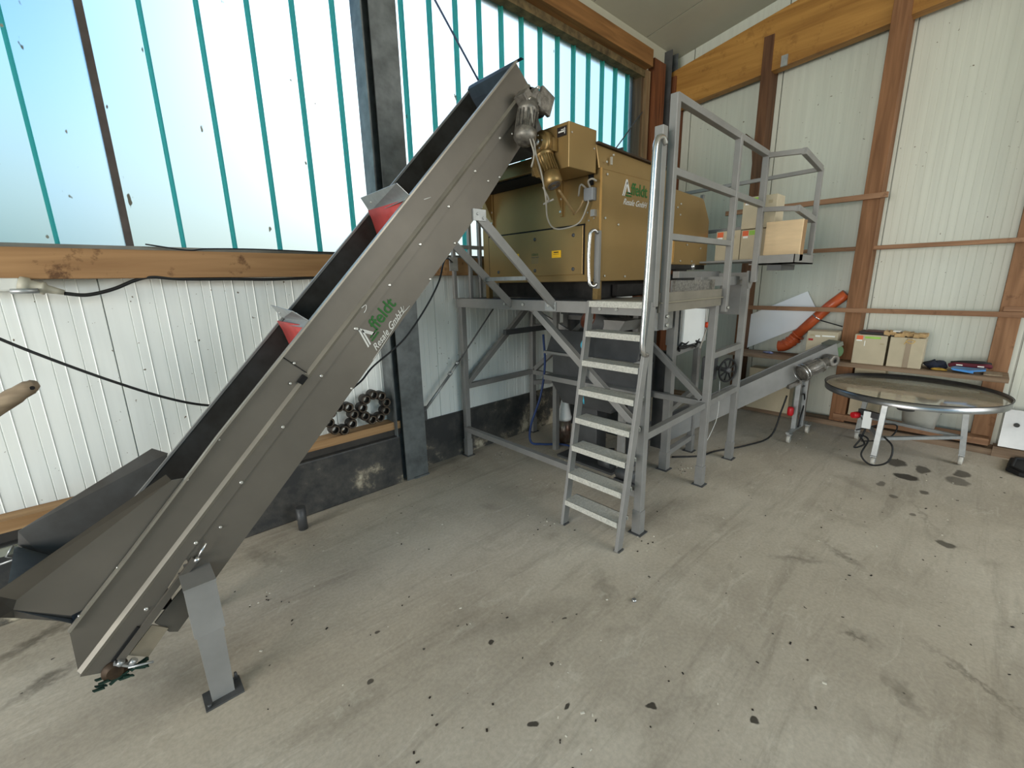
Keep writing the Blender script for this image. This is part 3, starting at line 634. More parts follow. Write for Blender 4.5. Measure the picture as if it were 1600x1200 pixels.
# drive motor on the head
mo = thing('gear_motor', 'dusty grey worm gear motor bolted to the head of the inclined conveyor', 'motor', tuple(cv(3.23, .3, 1.9)))
MB().obox(cv(3.24, .34, 1.94), US*.055, YD*.05, NS*.05).build('gearbox', alu, mo, bevel=.012)
MB().obox(cv(3.285, .30, 1.885), (US+NS*.4)*.055, YD*.012, (NS-US*.4)*.05).build('square_flange', alu, mo, bevel=.004)
MB().lathe(cv(3.27, .305, 1.90), (0, -1, 0), [(-.03, .055), (.02, .055), (.03, .045), (.03, .028), (.01, .026)], 20).build('output_flange', alu, mo)
MB().lathe(cv(3.17, .335, 1.92), (-.30, -.12, -.95), [(-.05, .05), (.0, .06), (.015, .06), (.02, .052), (.12, .052), (.125, .064), (.165, .064), (.185, .05), (.19, .02)], 24).build('motor_body', alu, mo)
b = MB(); c0 = cv(3.17, .335, 1.92); ax = V((-.30, -.12, -.95)).normalized(); a1 = ax.orthogonal().normalized(); a2 = ax.cross(a1)
for k in range(16):
    dd = a1*math.cos(k*PI/8)+a2*math.sin(k*PI/8); b.obox(c0+ax*.07+dd*.056, ax*.05, dd*.006, ax.cross(dd)*.0018)
b.build('cooling_fins', alu, mo, kind='stuff')
MB().obox(cv(3.20, .40, 1.93), US*.03, YD*.04, NS*.025).build('terminal_box', alu, mo, bevel=.004)
MB().obox(cv(3.30, .26, 1.95), US*.05, YD*.03, NS*.02).build('torque_arm', steel_dark, mo)
b = MB()
for (s_, n_) in ((3.19, .30), (3.29, .30), (3.19, .38), (3.29, .38)): b.lathe(cv(s_, n_, 1.89), (0, -1, 0), [(-.01, .009), (.008, .009)], 6)
b.build('bolts', screw, mo, kind='stuff')

# ------------------------------------------------------------------ work platform
plat = thing('work_platform', 'grey square-tube steel platform frame with deck and tall guard rail around the brown machine', 'platform', (3.1, 2.2, 0))
def post(x_, y_, z0, z1, wd=.05, p=plat, nm='post', m=steel_grey, foot=True):
    o = MB().box((x_-wd/2, y_-wd/2, z0), (x_+wd/2, y_+wd/2, z1)).build(nm, m, p, bevel=.003)
    if foot:
        MB().box((x_-wd/2-.004, y_-wd/2-.004, 0), (x_+wd/2+.004, y_+wd/2+.004, .16)).build('telescopic_foot', m, o)
        MB().box((x_-wd/2-.02, y_-wd/2-.02, 0), (x_+wd/2+.02, y_+wd/2+.02, .006)).build('foot_plate', steel_dark, o)
    return o
def bar(a, b, wd=.045, ht=.045, p=plat, nm='brace', m=steel_grey, side=None):
    return MB().beam(a, b, wd, ht, side).build(nm, m, p, bevel=.002)
Z = 1.385
post(2.28, 1.30, 0, Z+.08); post(3.215, 1.32, 0, Z+.07); post(3.90, 1.36, 0, 1.60); post(2.30, 3.12, 0, Z+.08); post(3.20, 3.14, 0, Z)
post(3.29, 1.66, 0, 1.58, .06); post(3.83, 1.69, 0, 1.58, .05); post(3.29, 2.75, 0, 1.58, .06); post(3.9, 2.75, 0, 1.6)
bar((2.28, 1.28, 1.425), (2.28, 3.14, 1.425), .05, .075, nm='deck_edge_beam', side=(1, 0, 0))
bar((3.215, 1.30, 1.40), (3.215, 3.14, 1.40), .05, .05, nm='deck_edge_beam')
bar((2.30, 3.12, 1.425), (3.2, 3.14, 1.425), .05, .07, nm='deck_edge_beam')
bar((2.28, 1.30, .655), (3.90, 1.36, .655)); bar((3.215, 1.32, 1.03), (3.90, 1.36, 1.03)); bar((3.29, 1.66, 1.0), (3.83, 1.69, 1.02)); bar((3.29, 1.66, .14), (3.83, 1.69, .14))
bar((3.29, 1.66, .52), (3.83, 1.69, .60)); bar((2.30, 3.12, .67), (3.20, 3.14, .67)); bar((2.325, 3.12, .70), (3.17, 3.14, 1.37))
bar((2.28, 3.10, .27), (2.28, 1.32, .27)); bar((2.28, 2.20, 1.385), (2.28, 1.33, .70))
bar((3.2, 3.12, .665), (3.21, 1.34, .665)); bar((3.2, 3.10, .70), (3.2, 2.28, 1.37)); bar((3.2, 2.15, 1.37), (3.21, 1.35, .70))
bar((3.29, 1.66, 1.25), (3.29, 2.75, 1.25)); bar((3.2, 3.13, 1.14), (3.9, 2.75, 1.14)); bar((3.2, 3.13, .55), (3.9, 2.75, .55))
# high beams at the back of the platform
bar((3.2, 1.45, 1.565), (4.0, 1.45, 1.565), .05, .07, nm='high_beam'); bar((3.2, 1.62, 1.62), (3.95, 1.62, 1.62), .05, .05, nm='high_beam')
bar((3.95, 1.36, 1.60), (3.95, 2.8, 1.60), .05, .06, nm='high_beam')
MB().prism([(3.83, 1.33, 1.64), (4.0, 1.33, 1.64), (3.97, 1.33, 1.57), (3.92, 1.33, 1.5), (3.87, 1.33, 1.5), (3.84, 1.33, 1.57)], (0, .01, 0)).build('gusset_plate', steel_grey, plat)
# deck sheets
MB().box((2.31, 1.30, 1.452), (3.24, 1.76, 1.466)).build('deck_sheet', mat('dusty_deck_sheet', (118, 116, 110), .6, .2, .12, 8), plat)
MB().box((2.31, 1.76, 1.445), (2.50, 3.14, 1.46)).build('deck_sheet', steel_dark, plat)
MB().box((3.0, 1.76, 1.43), (3.24, 3.14, 1.445)).build('deck_sheet', steel_dark, plat)
MB().box((2.36, 1.285, 1.40), (3.235, 1.297, 1.515)).build('toe_board', mat('dusty_toe_board', (126, 120, 108), .55, .2, .1, 4), plat)
MB().box((2.36, 1.27, 1.455), (3.235, 1.29, 1.46)).build('toe_board_lip', mat('dusty_lip', (150, 144, 126), .55, .2, .1, 4), plat)
MB().box((2.75, 1.39, 1.50), (3.36, 1.41, 1.58)).build('perforated_strip', mat('dusty_perforated_steel', (128, 124, 116), .7, .1, .25, 70, bump=.4), plat)
# guard rail on the room side
post(2.395, 1.275, 1.30, 2.54, .042, nm='rail_post', foot=False); post(2.28, 1.285, 1.44, 2.365, .05, nm='rail_post', foot=False)
post(3.30, 1.285, 1.35, 2.515, .04, nm='rail_post', foot=False); post(3.88, 1.30, 1.55, 2.50, .042, nm='rail_post', foot=False)
bar((2.39, 1.275, 2.525), (3.89, 1.30, 2.495), .04, .04, nm='top_rail'); bar((2.41, 1.275, 2.165), (3.89, 1.30, 2.135), .04, .04, nm='middle_rail')
bar((2.41, 1.275, 1.825), (3.30, 1.285, 1.825), .035, .035, nm='lower_rail')
# lookout cage with tray behind
for z_ in (2.485, 2.10):
    bar((3.88, 1.29, z_), (3.88, 1.05, z_-.02), .028, .035, nm='cage_rail')
    bar((3.87, 1.05, z_-.02), (4.36, 1.05, z_-.07), .032, .045, nm='cage_rail')
    bar((4.36, 1.04, z_-.07), (4.36, 2.95, z_-.10), .028, .03, nm='cage_rail')
post(4.36, 1.05, 1.72, 2.42, .035, nm='cage_post', foot=False); post(4.36, 1.99, 1.72, 2.36, .03, nm='cage_post', foot=False)
b = MB(); b.box((3.88, 1.03, 1.685), (4.40, 1.35, 1.695)); b.box((3.88, 1.03, 1.685), (4.40, 1.036, 1.755)); b.box((3.88, 1.03, 1.685), (3.886, 1.30, 1.755)); b.box((4.394, 1.03, 1.685), (4.40, 1.35, 1.755))
b.build('tray', steel_grey, plat)
MB().box((3.86, 1.30, 1.715), (4.40, 2.9, 1.73)).build('catwalk_sheet', steel_grey, plat)
MB().box((3.90, 1.12, 1.64), (4.25, 1.22, 1.68)).build('tray_support', steel_dark, plat)
# railing by the window, seen past the conveyor
for x_, z1 in ((2.20, 1.9), (2.37, 2.2), (2.48, 2.2)): post(x_+.0, 3.07, 1.46, z1, .03, nm='rail_post', foot=False)
bar((2.18, 3.07, 1.885), (2.62, 3.07, 1.885), .028, .03, nm='middle_rail'); bar((2.18, 3.07, 2.2), (2.62, 3.07, 2.2), .028, .03, nm='top_rail')
b = MB()
for p_ in ((2.255, 1.5, 1.42), (2.255, 1.62, 1.42), (2.25, 2.0, 1.43), (2.25, 2.05, 1.43), (2.25, 2.3, 1.43), (2.25, 2.5, 1.43), (2.395, 1.25, 1.33), (2.395, 1.25, 1.38), (3.3, 1.26, 1.38)):
    b.lathe(p_, (-1, 0, 0) if p_[1] > 1.3 else (0, -1, 0), [(0, .011), (.009, .010)], 8)
b.build('bolts', screw, plat, kind='stuff')
MB().box((2.246, 1.98, 1.395), (2.252, 2.08, 1.455)).build('joint_plate', galv, plat)

# ------------------------------------------------------------------ ladder
lad = thing('step_ladder', 'steep steel access ladder with flat gritty treads leading up to the platform deck', 'ladder', (2.03, 1.48, 0))
for yy in (1.70, 1.275):
    MB().beam((2.02, yy, 0.0), (2.265, yy, 1.465), .055, .022, (1, 0, 0)).build('stringer', steel_grey, lad, bevel=.002)
    MB().box((2.0, yy-.02, 0), (2.05, yy+.02, .01)).build('foot', steel_dark, lad)
for k in range(1, 9):
    z_ = .1835*k; x_ = 2.02+.245*z_/1.465
    b = MB(); b.box((x_-.035, 1.288, z_-.006), (x_+.085, 1.688, z_)); b.box((x_-.038, 1.288, z_-.036), (x_-.032, 1.688, z_)); b.box((x_+.08, 1.288, z_-.03), (x_+.085, 1.688, z_))
    b.build('tread', tread_m, lad)
MB().tube(curve_pts([(2.275, 1.255, 2.275), (2.24, 1.255, 2.30), (2.19, 1.255, 2.275), (2.175, 1.255, 2.18), (2.165, 1.255, 1.8), (2.15, 1.255, 1.40), (2.145, 1.255, 1.25), (2.16, 1.255, 1.19), (2.21, 1.262, 1.175)], 6), .015, 12).build('grab_tube', chrome, lad)

# ------------------------------------------------------------------ brown sorting machine
mc = thing('sorting_machine', 'large bronze-brown sheet metal sorting machine standing on the platform', 'machine', (3.1, 2.3, 1.46))
MB().box((2.40, 1.745, 1.585), (3.30, 2.92, 2.27)).build('lower_housing', gold, mc, bevel=.006)
MB().prism([(2.40, 1.76, 2.27), (3.3, 1.76, 2.27), (3.3, 1.76, 2.37), (2.36, 1.76, 2.40)], (0, 1.14, 0)).build('upper_housing', gold, mc, bevel=.004)
MB().prism([(2.36, 1.74, 2.40), (3.22, 1.74, 2.375), (3.22, 1.74, 2.385), (2.36, 1.74, 2.412)], (0, 1.16, 0)).build('lid_edge', mat('dark_brown_edge', (58, 44, 30), .6, .2, .1), mc)
MB().prism([(3.31, 1.745, 2.26), (3.83, 1.745, 2.24), (3.87, 1.745, 2.22), (3.99, 1.745, 2.07), (4.0, 1.745, 1.70), (3.36, 1.745, 1.70), (3.36, 1.745, 1.9), (3.31, 1.745, 1.9)], (0, 1.0, 0)).build('rear_housing', gold, mc, bevel=.006)
MB().box((3.28, 1.76, 2.24), (3.38, 2.7, 2.42)).build('rear_cap', gold, mc, bevel=.02)
MB().box((3.26, 1.765, 1.60), (3.33, 1.80, 2.25)).build('corner_upright', goldm, mc)
MB().box((3.37, 1.735, 1.72), (3.375, 1.745, 1.88)).build('edge_strip', mat('bright_brown_edge', (190, 150, 90), .4, .4, .1), mc)
MB().box((2.392, 1.736, 1.585), (2.402, 1.746, 2.27)).build('edge_strip', mat('bright_brown_edge', (190, 150, 90), .4, .4, .1), mc)
# front face fittings
dr = MB().prism([(2.388, 2.83, 1.625), (2.388, 1.87, 1.635), (2.388, 1.87, 1.945), (2.388, 2.83, 1.945)], (.012, 0, 0)).build('access_door', gold, mc, bevel=.002)
b = MB(); b.box((2.393, 1.86, 1.945), (2.40, 2.84, 1.955)); b.box((2.393, 2.83, 1.625), (2.40, 2.84, 1.95)); b.box((2.393, 1.862, 1.63), (2.40, 1.868, 1.95)); b.build('door_gap', hole, mc)
for yy, zz in ((1.95, 1.89), (2.31, 1.89), (2.72, 1.89), (1.95, 1.67), (2.31, 1.67), (2.72, 1.67)):
    MB().lathe((2.388, yy, zz), (-1, 0, 0), [(0, .013), (.003, .012), (.0031, .006), (.006, .005)], 12).build('quarter_turn_lock', steel_dark, dr)
for yy in (2.10, 2.52):
    sk = MB().box((2.385, yy-.042, 1.752), (2.388, yy+.042, 1.80)).build('warning_sticker', yellow, dr, label='yellow sticker')
    b = MB(); b.box((2.3842, yy-.022, 1.785), (2.3852, yy+.022, 1.792)); b.box((2.3842, yy-.026, 1.775), (2.3852, yy+.026, 1.777)); b.build('printed_lines', ink, sk, kind='stuff')
text_obj('small_green_lettering', 'Affeldt', mat('dull_green_print', (88, 104, 66), .6), dr, (2.3872, 2.345, 1.775), (0, -1, 0), (0, 0, 1), .028, 0, .0005, .07)
text_obj('small_lettering', 'Resale GmbH', mat('dull_print', (110, 112, 98), .6), dr, (2.3872, 2.345, 1.76), (0, -1, 0), (0, 0, 1), .016, .3, .0005, .075)
b = MB()
for k in range(4): b.box((2.387, 2.275, 1.75-k*.009), (2.388, 2.345, 1.752-k*.009))
b.build('printed_lines', mat('dull_print', (110, 112, 98), .6), dr, kind='stuff')
for yy in (2.78, 2.06):      # triangular brackets under the feed channel
    b = MB(); b.box((2.385, yy-.012, 2.02), (2.40, yy+.012, 2.27)); b.prism([(2.39, yy-.003, 2.27), (2.28, yy-.003, 2.27), (2.39, yy-.003, 2.06)], (0, .006, 0)); br = b.build('support_bracket', gold, mc)
    for zz in (2.05, 2.13): MB().lathe((2.385, yy, zz), (-1, 0, 0), [(0, .009), (.007, .008)], 8).build('bolt', screw, br)
MB().prism([(2.16, 2.05, 2.275), (2.40, 2.05, 2.27), (2.40, 2.05, 2.36), (2.16, 2.05, 2.36)], (0, .87, 0)).build('feed_channel', gold, mc, bevel=.004)
MB().box((2.18, 2.08, 2.262), (2.39, 2.90, 2.274)).build('channel_painted_shade', hole, mc)  # black slab standing in for the shade under the feed channel
tb = MB().box((2.105, 1.76, 2.235), (2.365, 2.06, 2.475)).build('feed_head_cover', gold, mc, bevel=.003)
tg = MB().box((2.101, 1.775, 2.405), (2.105, 1.845, 2.455)).build('name_plate', mat('dark_plate', (46, 40, 38), .4, .1), tb)
b = MB(); b.box((2.0995, 1.783, 2.425), (2.1008, 1.835, 2.433)); b.box((2.0995, 1.783, 2.437), (2.1008, 1.815, 2.441)); b.box((2.0995, 1.785, 2.415), (2.1008, 1.79, 2.446)); b.build('printed_lines', white_t, tg, kind='stuff')
b = MB()
for p_ in ((2.13, 1.758, 2.42), (2.34, 1.758, 2.37)): b.lathe(p_, (0, -1, 0), [(0, .006), (.003, .005)], 8)
b.build('bolts', screw, tb, kind='stuff')
MB().box((2.75, 2.1, 2.40), (2.95, 2.6, 2.47)).build('lid_flange', gold, mc)
MB().box((2.93, 1.95, 2.40), (2.945, 2.2, 2.52)).build('lid_flange', steel_dark, mc)
MB().box((2.395, 1.80, 2.18), (2.402, 1.84, 2.255)).build('slot_opening', hole, mc)
# side screws, grab handle, switch
b = MB()
for x_, z_ in ((2.46, 1.62), (2.7, 1.615), (3.0, 1.61), (2.45, 1.98), (2.60, 1.95), (2.45, 2.31), (2.46, 2.24), (2.52, 2.36), (3.5, 1.92), (3.6, 1.86), (3.85, 1.84), (3.5, 1.73), (3.7, 1.73), (3.45, 2.08), (3.45, 2.16), (3.4, 2.13)):
    b.lathe((x_, 1.743, z_), (0, -1, 0), [(0, .008), (.006, .007)], 8)
for y_, z_ in ((1.79, 1.98), (1.84, 2.02), (1.83, 1.97)): b.lathe((2.398, y_, z_), (-1, 0, 0), [(0, .006), (.004, .005)], 8)
b.build('bolts', screw, mc, kind='stuff')
MB().box((2.49, 1.736, 2.30), (2.505, 1.745, 2.345)).build('latch', screw, mc); MB().box((2.37, 1.77, 1.99), (2.40, 1.80, 2.03)).build('door_switch', galv, mc)
sb = MB().box((2.355, 1.775, 2.085), (2.40, 1.845, 2.16)).build('junction_box', mat('grey_box_plastic', (128, 132, 136), .5, 0, .1), mc, bevel=.003)
MB().tube(curve_pts([(2.365, 1.80, 2.16), (2.33, 1.79, 2.19), (2.33, 1.76, 2.20), (2.36, 1.75, 2.19)], 5), .006).build('cable_stub', cabgrey, sb)
MB().tube(curve_pts([(2.365, 1.83, 2.16), (2.33, 1.85, 2.18), (2.35, 1.88, 2.12)], 5), .006).build('cable_stub', cabgrey, sb)
MB().tube(curve_pts([(2.37, 1.74, 1.885), (2.345, 1.745, 1.90), (2.325, 1.755, 1.89), (2.318, 1.76, 1.86), (2.315, 1.765, 1.72), (2.318, 1.76, 1.60), (2.325, 1.755, 1.565), (2.345, 1.745, 1.555), (2.37, 1.74, 1.57)], 5), .011, 10).build('grab_handle', chrome, mc)
MB().box((2.375, 1.728, 1.54), (2.395, 1.765, 1.90)).build('handle_strip', steel_grey, mc)
for x_, y_ in ((2.42, 1.77), (2.42, 2.88), (3.28, 1.77), (3.28, 2.88)):
    MB().box((x_-.02, y_-.02, 1.467 if y_ < 1.8 and x_ < 3 else 1.445), (x_+.02, y_+.02, 1.60)).build('leg', goldm, mc)
logo(mc, (2.635, 1.7435, 2.135), (1, 0, 0), (0, 0, 1), .105)
# dark mechanism under the housing, all in near-black steel
um = MB(); um.box((2.55, 1.85, 1.468), (3.2, 2.9, 1.585)); um.box((2.7, 1.80, 1.48), (3.15, 1.84, 1.56)); um.build('vibrating_tray', mat('near_black_steel', (40, 38, 36), .6, .3, .3, 12), mc)
b = MB(); b.box((3.35, 1.74, 1.665), (3.95, 2.5, 1.70)); b.box((3.42, 1.73, 1.60), (3.60, 1.76, 1.66)); b.build('rear_carriage', mat('near_black_steel', (40, 38, 36), .6, .3, .3, 12), mc)
MB().lathe((3.72, 1.74, 1.66), (0, 0, 1), [(0, .02), (.05, .02)], 12).build('pin', chrome, mc)
# gear motor in front of the feed head
gm = thing('gear_motor', 'bronze-painted geared motor hanging on the feed head cover of the brown machine', 'motor', (2.05, 1.9, 2.2))
MB().lathe((2.10, 1.93, 2.385), (-1, 0, 0), [(0, .068), (.05, .070), (.056, .062), (.06, .05), (.075, .048), (.078, .03)], 24).build('gearbox', goldm, gm)
MB().lathe((2.022, 1.93, 2.385), (-1, 0, 0), [(0, .02), (.010, .02), (.0101, .009), (.013, .009)], 14).build('hollow_shaft', chrome, gm)
b = MB()
for k in range(5): a_ = .5+k*2*PI/5; b.lathe((2.025, 1.93+.036*math.cos(a_), 2.385+.036*math.sin(a_)), (-1, 0, 0), [(0, .006), (.006, .005)], 6)
b.build('bolts', screw, gm, kind='stuff')
A0 = V((2.055, 1.925, 2.335)); AX = V((-.03, -.46, -.88)).normalized()
MB().lathe(A0, AX, [(-.03, .045), (.0, .035), (.02, .036), (.025, .062), (.04, .062), (.045, .050), (.15, .050), (.153, .057), (.205, .057), (.22, .048), (.223, .045), (.2231, .012)], 28).build('motor_body', goldm, gm)
b = MB(); a1 = AX.orthogonal().normalized(); a2 = AX.cross(a1)
for k in range(22):
    dd = a1*math.cos(k*PI/11)+a2*math.sin(k*PI/11); b.obox(A0+AX*.097+dd*.053, AX*.052, dd*.006, AX.cross(dd)*.0016)
b.build('cooling_fins', goldm, gm, kind='stuff')
b = MB()
for r_ in (.015, .025, .035): b.tube([A0+AX*.2235+(a1*math.cos(q*PI/12)+a2*math.sin(q*PI/12))*r_ for q in range(24)], .0025, 5, True)
b.build('fan_grille', steel_dark, gm)
MB().obox(A0+AX*.10+V((-.01, .062, -.02)), AX*.035, V((.022, 0, 0)), V((0, .016, 0))).build('terminal_box', goldm, gm, bevel=.003)
MB().box((2.06, 1.84, 2.33), (2.10, 1.87, 2.40)).build('torque_bracket', goldm, gm)
MB().tube(curve_pts([(2.07, 1.93, 2.15), (2.09, 1.92, 2.11), (2.12, 1.93, 2.08), (2.11, 1.96, 2.06), (2.09, 1.90, 2.065), (2.10, 1.87, 2.075)], 6), .006).build('cable_tail', cabgrey, gm)
MB().tube(curve_pts([(2.10, 1.83, 2.12), (2.18, 1.84, 2.07), (2.27, 1.86, 2.02), (2.31, 1.88, 2.01), (2.34, 1.86, 2.05), (2.35, 1.84, 2.09)], 6), .007).build('flexible_conduit', mat('bronze_conduit', (150, 126, 88), .5, .2), gm)
cb = MB().tube(curve_pts([tuple(cv(3.14, .36, 1.86)), (1.93, 1.86, 2.32), (1.97, 1.85, 2.2), (2.04, 1.88, 2.08), (2.12, 1.94, 1.98), (2.20, 1.96, 1.925), (2.28, 1.93, 1.925), (2.34, 1.86, 1.96), (2.36, 1.815, 2.06), (2.36, 1.81, 2.09)], 8), .005)
tag(cb.build('grey_cable', cabgrey), 'thin pale cable looping from the conveyor head motor to the brown machine', 'cable')
tag(MB().tube(curve_pts([(1.88, 1.85, 2.36), (1.89, 1.83, 2.28), (1.88, 1.84, 2.22), (1.90, 1.85, 2.24), (1.91, 1.84, 2.32), (1.90, 1.85, 2.37)], 6), .004).build('grey_cable', cabgrey), 'small bundle of pale cable tied under the conveyor head motor', 'cable')

# ------------------------------------------------------------------ boxes on the catwalk
def carton_box(lo, hi, label, group, name='carton', m=carton, stickers=(), rot=0):
    b = MB().box(lo, hi); c = ((lo[0]+hi[0])/2, (lo[1]+hi[1])/2, lo[2])
    t = thing(name, label, 'box', c, group)
    b.build('box_body', m, t, bevel=.003)
    xf = min(lo[0], hi[0])-.0012
    MB().box((xf, (lo[1]+hi[1])/2-.0008, lo[2]+.002), (xf+.0012, (lo[1]+hi[1])/2+.0008, lo[2]+.0)).build('fold_line', carton_d, t) if False else None
    MB().box((lo[0]+.004, (lo[1]+hi[1])/2-.0015, hi[2]-.0005), (hi[0]-.004, (lo[1]+hi[1])/2+.0015, hi[2]+.001)).build('flap_seam', carton_d, t)
    for (nm, mm, ya, yb, za, zb) in stickers:
        W = hi[1]-lo[1]; H = hi[2]-lo[2]; yl = hi[1]
        MB().box((xf, yl-ya*W, lo[2]+za*H), (xf+.0013, yl-yb*W, lo[2]+zb*H)).build(nm, mm, t)
    if rot: t.rotation_euler.z = rot
    return t
g1 = 'cartons on the catwalk'
stk = (('orange_label', orange_l, .05, .30, .80, .97), ('white_label', white_l, .07, .27, .72, .80))
carton_box((4.10, 1.515, 1.732), (4.28, 1.72, 1.985), 'beige carton on the catwalk nearest the brown machine, lower row', g1, stickers=stk+(('printed_mark', carton_d, .66, .80, .74, .84),))
carton_box((4.10, 1.30, 1.732), (4.28, 1.51, 1.98), 'beige carton on the catwalk directly under the single upper carton', g1, stickers=(('orange_label', orange_l, .05, .27, .80, .97), ('white_label', white_l, .08, .26, .73, .80), ('green_label', green_l, .30, .66, .82, .97)))
carton_box((4.08, 1.255, 1.985), (4.27, 1.51, 2.235), 'beige carton stacked on top of the lower two on the catwalk', g1, stickers=(('orange_label', orange_l, .05, .22, .82, .97), ('white_label', white_l, .07, .2, .76, .82), ('green_label', green_l, .25, .53, .84, .97), ('printed_mark', carton_d, .76, .88, .74, .84)))
t = thing('board_box', 'pale wooden board box leaning in the tray outside the guard rail', 'box', (4.02, 1.16, 1.696))
MB().obox((4.005, 1.16, 1.86), (.012, 0, .001), (0, .128, 0), (.006, 0, .155)).build('front_board', ply, t, bevel=.003)
MB().obox((4.05, 1.155, 1.86), (.04, 0, .003), (0, .125, 0), (.006, 0, .152)).build('carton_body', mat('brown_carton', (150, 120, 86), .85, 0, .08), t)

# ------------------------------------------------------------------ machinery under the platform
un = thing('packing_unit', 'grey steel packing frame with sheet chutes standing under the platform behind the ladder', 'machine', (2.95, 2.2, 0))
def upost(x_, y_, z1, w_=.045): return MB().box((x_-w_/2, y_-w_/2, 0.0), (x_+w_/2, y_+w_/2, z1)).build('post', steel_grey, un)
upost(2.98, 2.62, 1.40); upost(3.02, 1.82, 1.40); upost(2.80, 1.78, .60)
MB().prism([(2.78, 2.48, 1.19), (2.78, 1.62, 1.19), (2.70, 1.62, 1.02), (2.70, 2.48, 1.02)], (.02, 0, 0)).build('chute_sheet', steel_dark, un)
MB().box((2.66, 1.62, 1.00), (2.80, 2.48, 1.02)).build('chute_ledge', steel_grey, un)
MB().box((2.80, 1.62, .80), (2.82, 2.50, 1.0)).build('chute_sheet', steel_dark, un)
MB().box((2.70, 1.62, .76), (2.86, 2.52, .80)).build('chute_ledge', steel_grey, un)
MB().prism([(2.72, 2.45, .76), (2.72, 1.75, .76), (2.82, 1.9, .55), (2.82, 2.4, .55)], (.4, 0, 0)).build('collecting_funnel', steel_dark, un)
MB().box((2.86, 2.06, .12), (3.0, 2.26, .60)).build('outlet_column', steel_dark, un, bevel=.004)
MB().box((2.90, 1.72, .12), (3.12, 1.80, .95)).build('side_panel', steel_dark, un, bevel=.003)
MB().box((2.95, 1.62, 1.22), (3.2, 1.70, 1.38)).build('weigher_box', galv, un)
b = MB(); b.lathe((2.66, 2.02, 1.31), (-1, .15, .45), [(-.25, .065), (0, .075), (.001, .062), (-.12, .055)], 20, cap=False); b.build('outlet_pipe', mat('brown_pipe_inner', (96, 52, 34), .6), un)
MB().lathe((2.66, 2.02, 1.31), (-1, .15, .45), [(-.25, .07), (.002, .08), (.004, .076), (-.25, .066)], 24, cap=False).build('pipe_sleeve', steel_dark, un)
MB().box((3.46, 1.95, .1), (3.48, 2.95, 1.42)).build('rear_sheet', steel_dark, un); MB().box((3.36, 1.72, .14), (3.42, 1.84, 1.0)).build('side_panel', steel_dark, un)
MB().prism([(2.74, 1.75, 1.30), (2.74, 2.15, 1.30), (2.74, 2.10, 1.22), (2.74, 1.80, 1.22)], (.25, 0, 0)).build('pipe_cradle', steel_grey, un)
MB().beam((2.86, 2.9, 1.38), (3.15, 2.3, 1.0), .04, .04).build('brace', steel_grey, un); MB().beam((3.0, 2.62, .95), (3.0, 1.85, .95), .04, .04).build('cross_tube', steel_grey, un)
MB().beam((2.6, 2.9, 1.15), (3.15, 2.9, 1.15), .04, .045).build('cross_tube', steel_dark, un)
MB().box((3.02, 2.0, 1.30), (3.6, 2.6, 1.42)).build('conveyor_bed', steel_dark, un)
MB().lathe((2.95, 1.95, .06), (0, 1, 0), [(0, .05), (.12, .05)], 16).build('floor_roller', steel_dark, un)
MB().box((2.86, 1.9, 0), (3.1, 2.5, .02)).build('base_plate', steel_dark, un)
# control cabinet
t = thing('control_cabinet', 'small white control cabinet hanging under the platform beside the rear posts', 'cabinet', (3.62, 1.70, 1.05))
MB().box((3.45, 1.66, 1.04), (3.92, 1.80, 1.38)).build('cabinet_body', mat('cabinet_grey', (176, 178, 176), .4, .2, .03), t, bevel=.004)
MB().box((3.46, 1.652, 1.045), (3.85, 1.662, 1.375)).build('door', white_m, t, bevel=.002)
MB().box((3.41, 1.66, 1.05), (3.44, 1.68, 1.38)).build('mounting_rail', galv, t)
t = thing('cable_bundle', 'tangle of black cables lying on the tube under the white control cabinet', 'cable', (3.55, 1.66, 1.03))
for k in range(3):
    pts = [(3.36+.08*j+random.uniform(-.01, .01), 1.64+random.uniform(-.03, .03), 1.045+random.uniform(-.03, .03)) for j in range(6)]
    MB().tube(curve_pts(pts, 5), .009).build('cable', cable_m, t)
# hand wheel
t = thing('hand_wheel', 'black spoked hand wheel beyond the rear platform posts', 'wheel', (3.62, 1.50, .80))
cw = V((3.71, 1.37, .84)); wx = V((-.34, -.94, 0)).normalized(); wu = V((0, 0, 1)); wr_ = wx.cross(wu)
MB().tube([cw+(wr_*math.cos(a*PI/16)+wu*math.sin(a*PI/16))*.095 for a in range(32)], .009, 8, True).build('rim', rubber, t)
for k in range(4):
    a = k*PI/4+.3; dd = wr_*math.cos(a)+wu*math.sin(a); MB().tube([cw-dd*.092, cw+dd*.092], .007).build('spoke', rubber, t)
MB().lathe(cw, wx, [(-.12, .02), (.02, .02), (.021, .012)], 14).build('hub', steel_dark, t)
MB().box((3.66, 1.47, .74), (3.76, 1.57, .94)).build('gear_casing', steel_dark, t, bevel=.01)
t = thing('crane_hook', 'small orange hook pulley hanging on white cord between the rear posts', 'pulley', (3.45, 1.45, 1.2))
MB().lathe((3.43, 1.45, 1.235), (.3, -1, 0), [(-.015, .022), (.015, .022)], 14).build('pulley', mat('orange_red_plastic', (214, 74, 40), .5), t)
MB().tube([(3.43, 1.46, 1.255), (3.42, 1.47, 1.42)], .004).build('cord', white_t, t); MB().tube([(3.44, 1.46, 1.255), (3.47, 1.47, 1.40)], .004).build('cord', white_t, t)
MB().tube([(3.33, 1.45, 1.06), (3.43, 1.45, 1.22), (3.53, 1.45, 1.08)], .006).build('sling', cabgrey, t)
# sheet hopper behind the control cabinet
tag(MB().prism([(4.08, 1.64, 1.585), (4.08, 1.46, 1.585), (4.08, 1.46, 1.27), (4.08, 1.64, 1.27)], (.06, 0, 0)).build('grey_sheet_panel', steel_grey), 'plain grey sheet panel behind the rear platform post above the white board', 'panel')
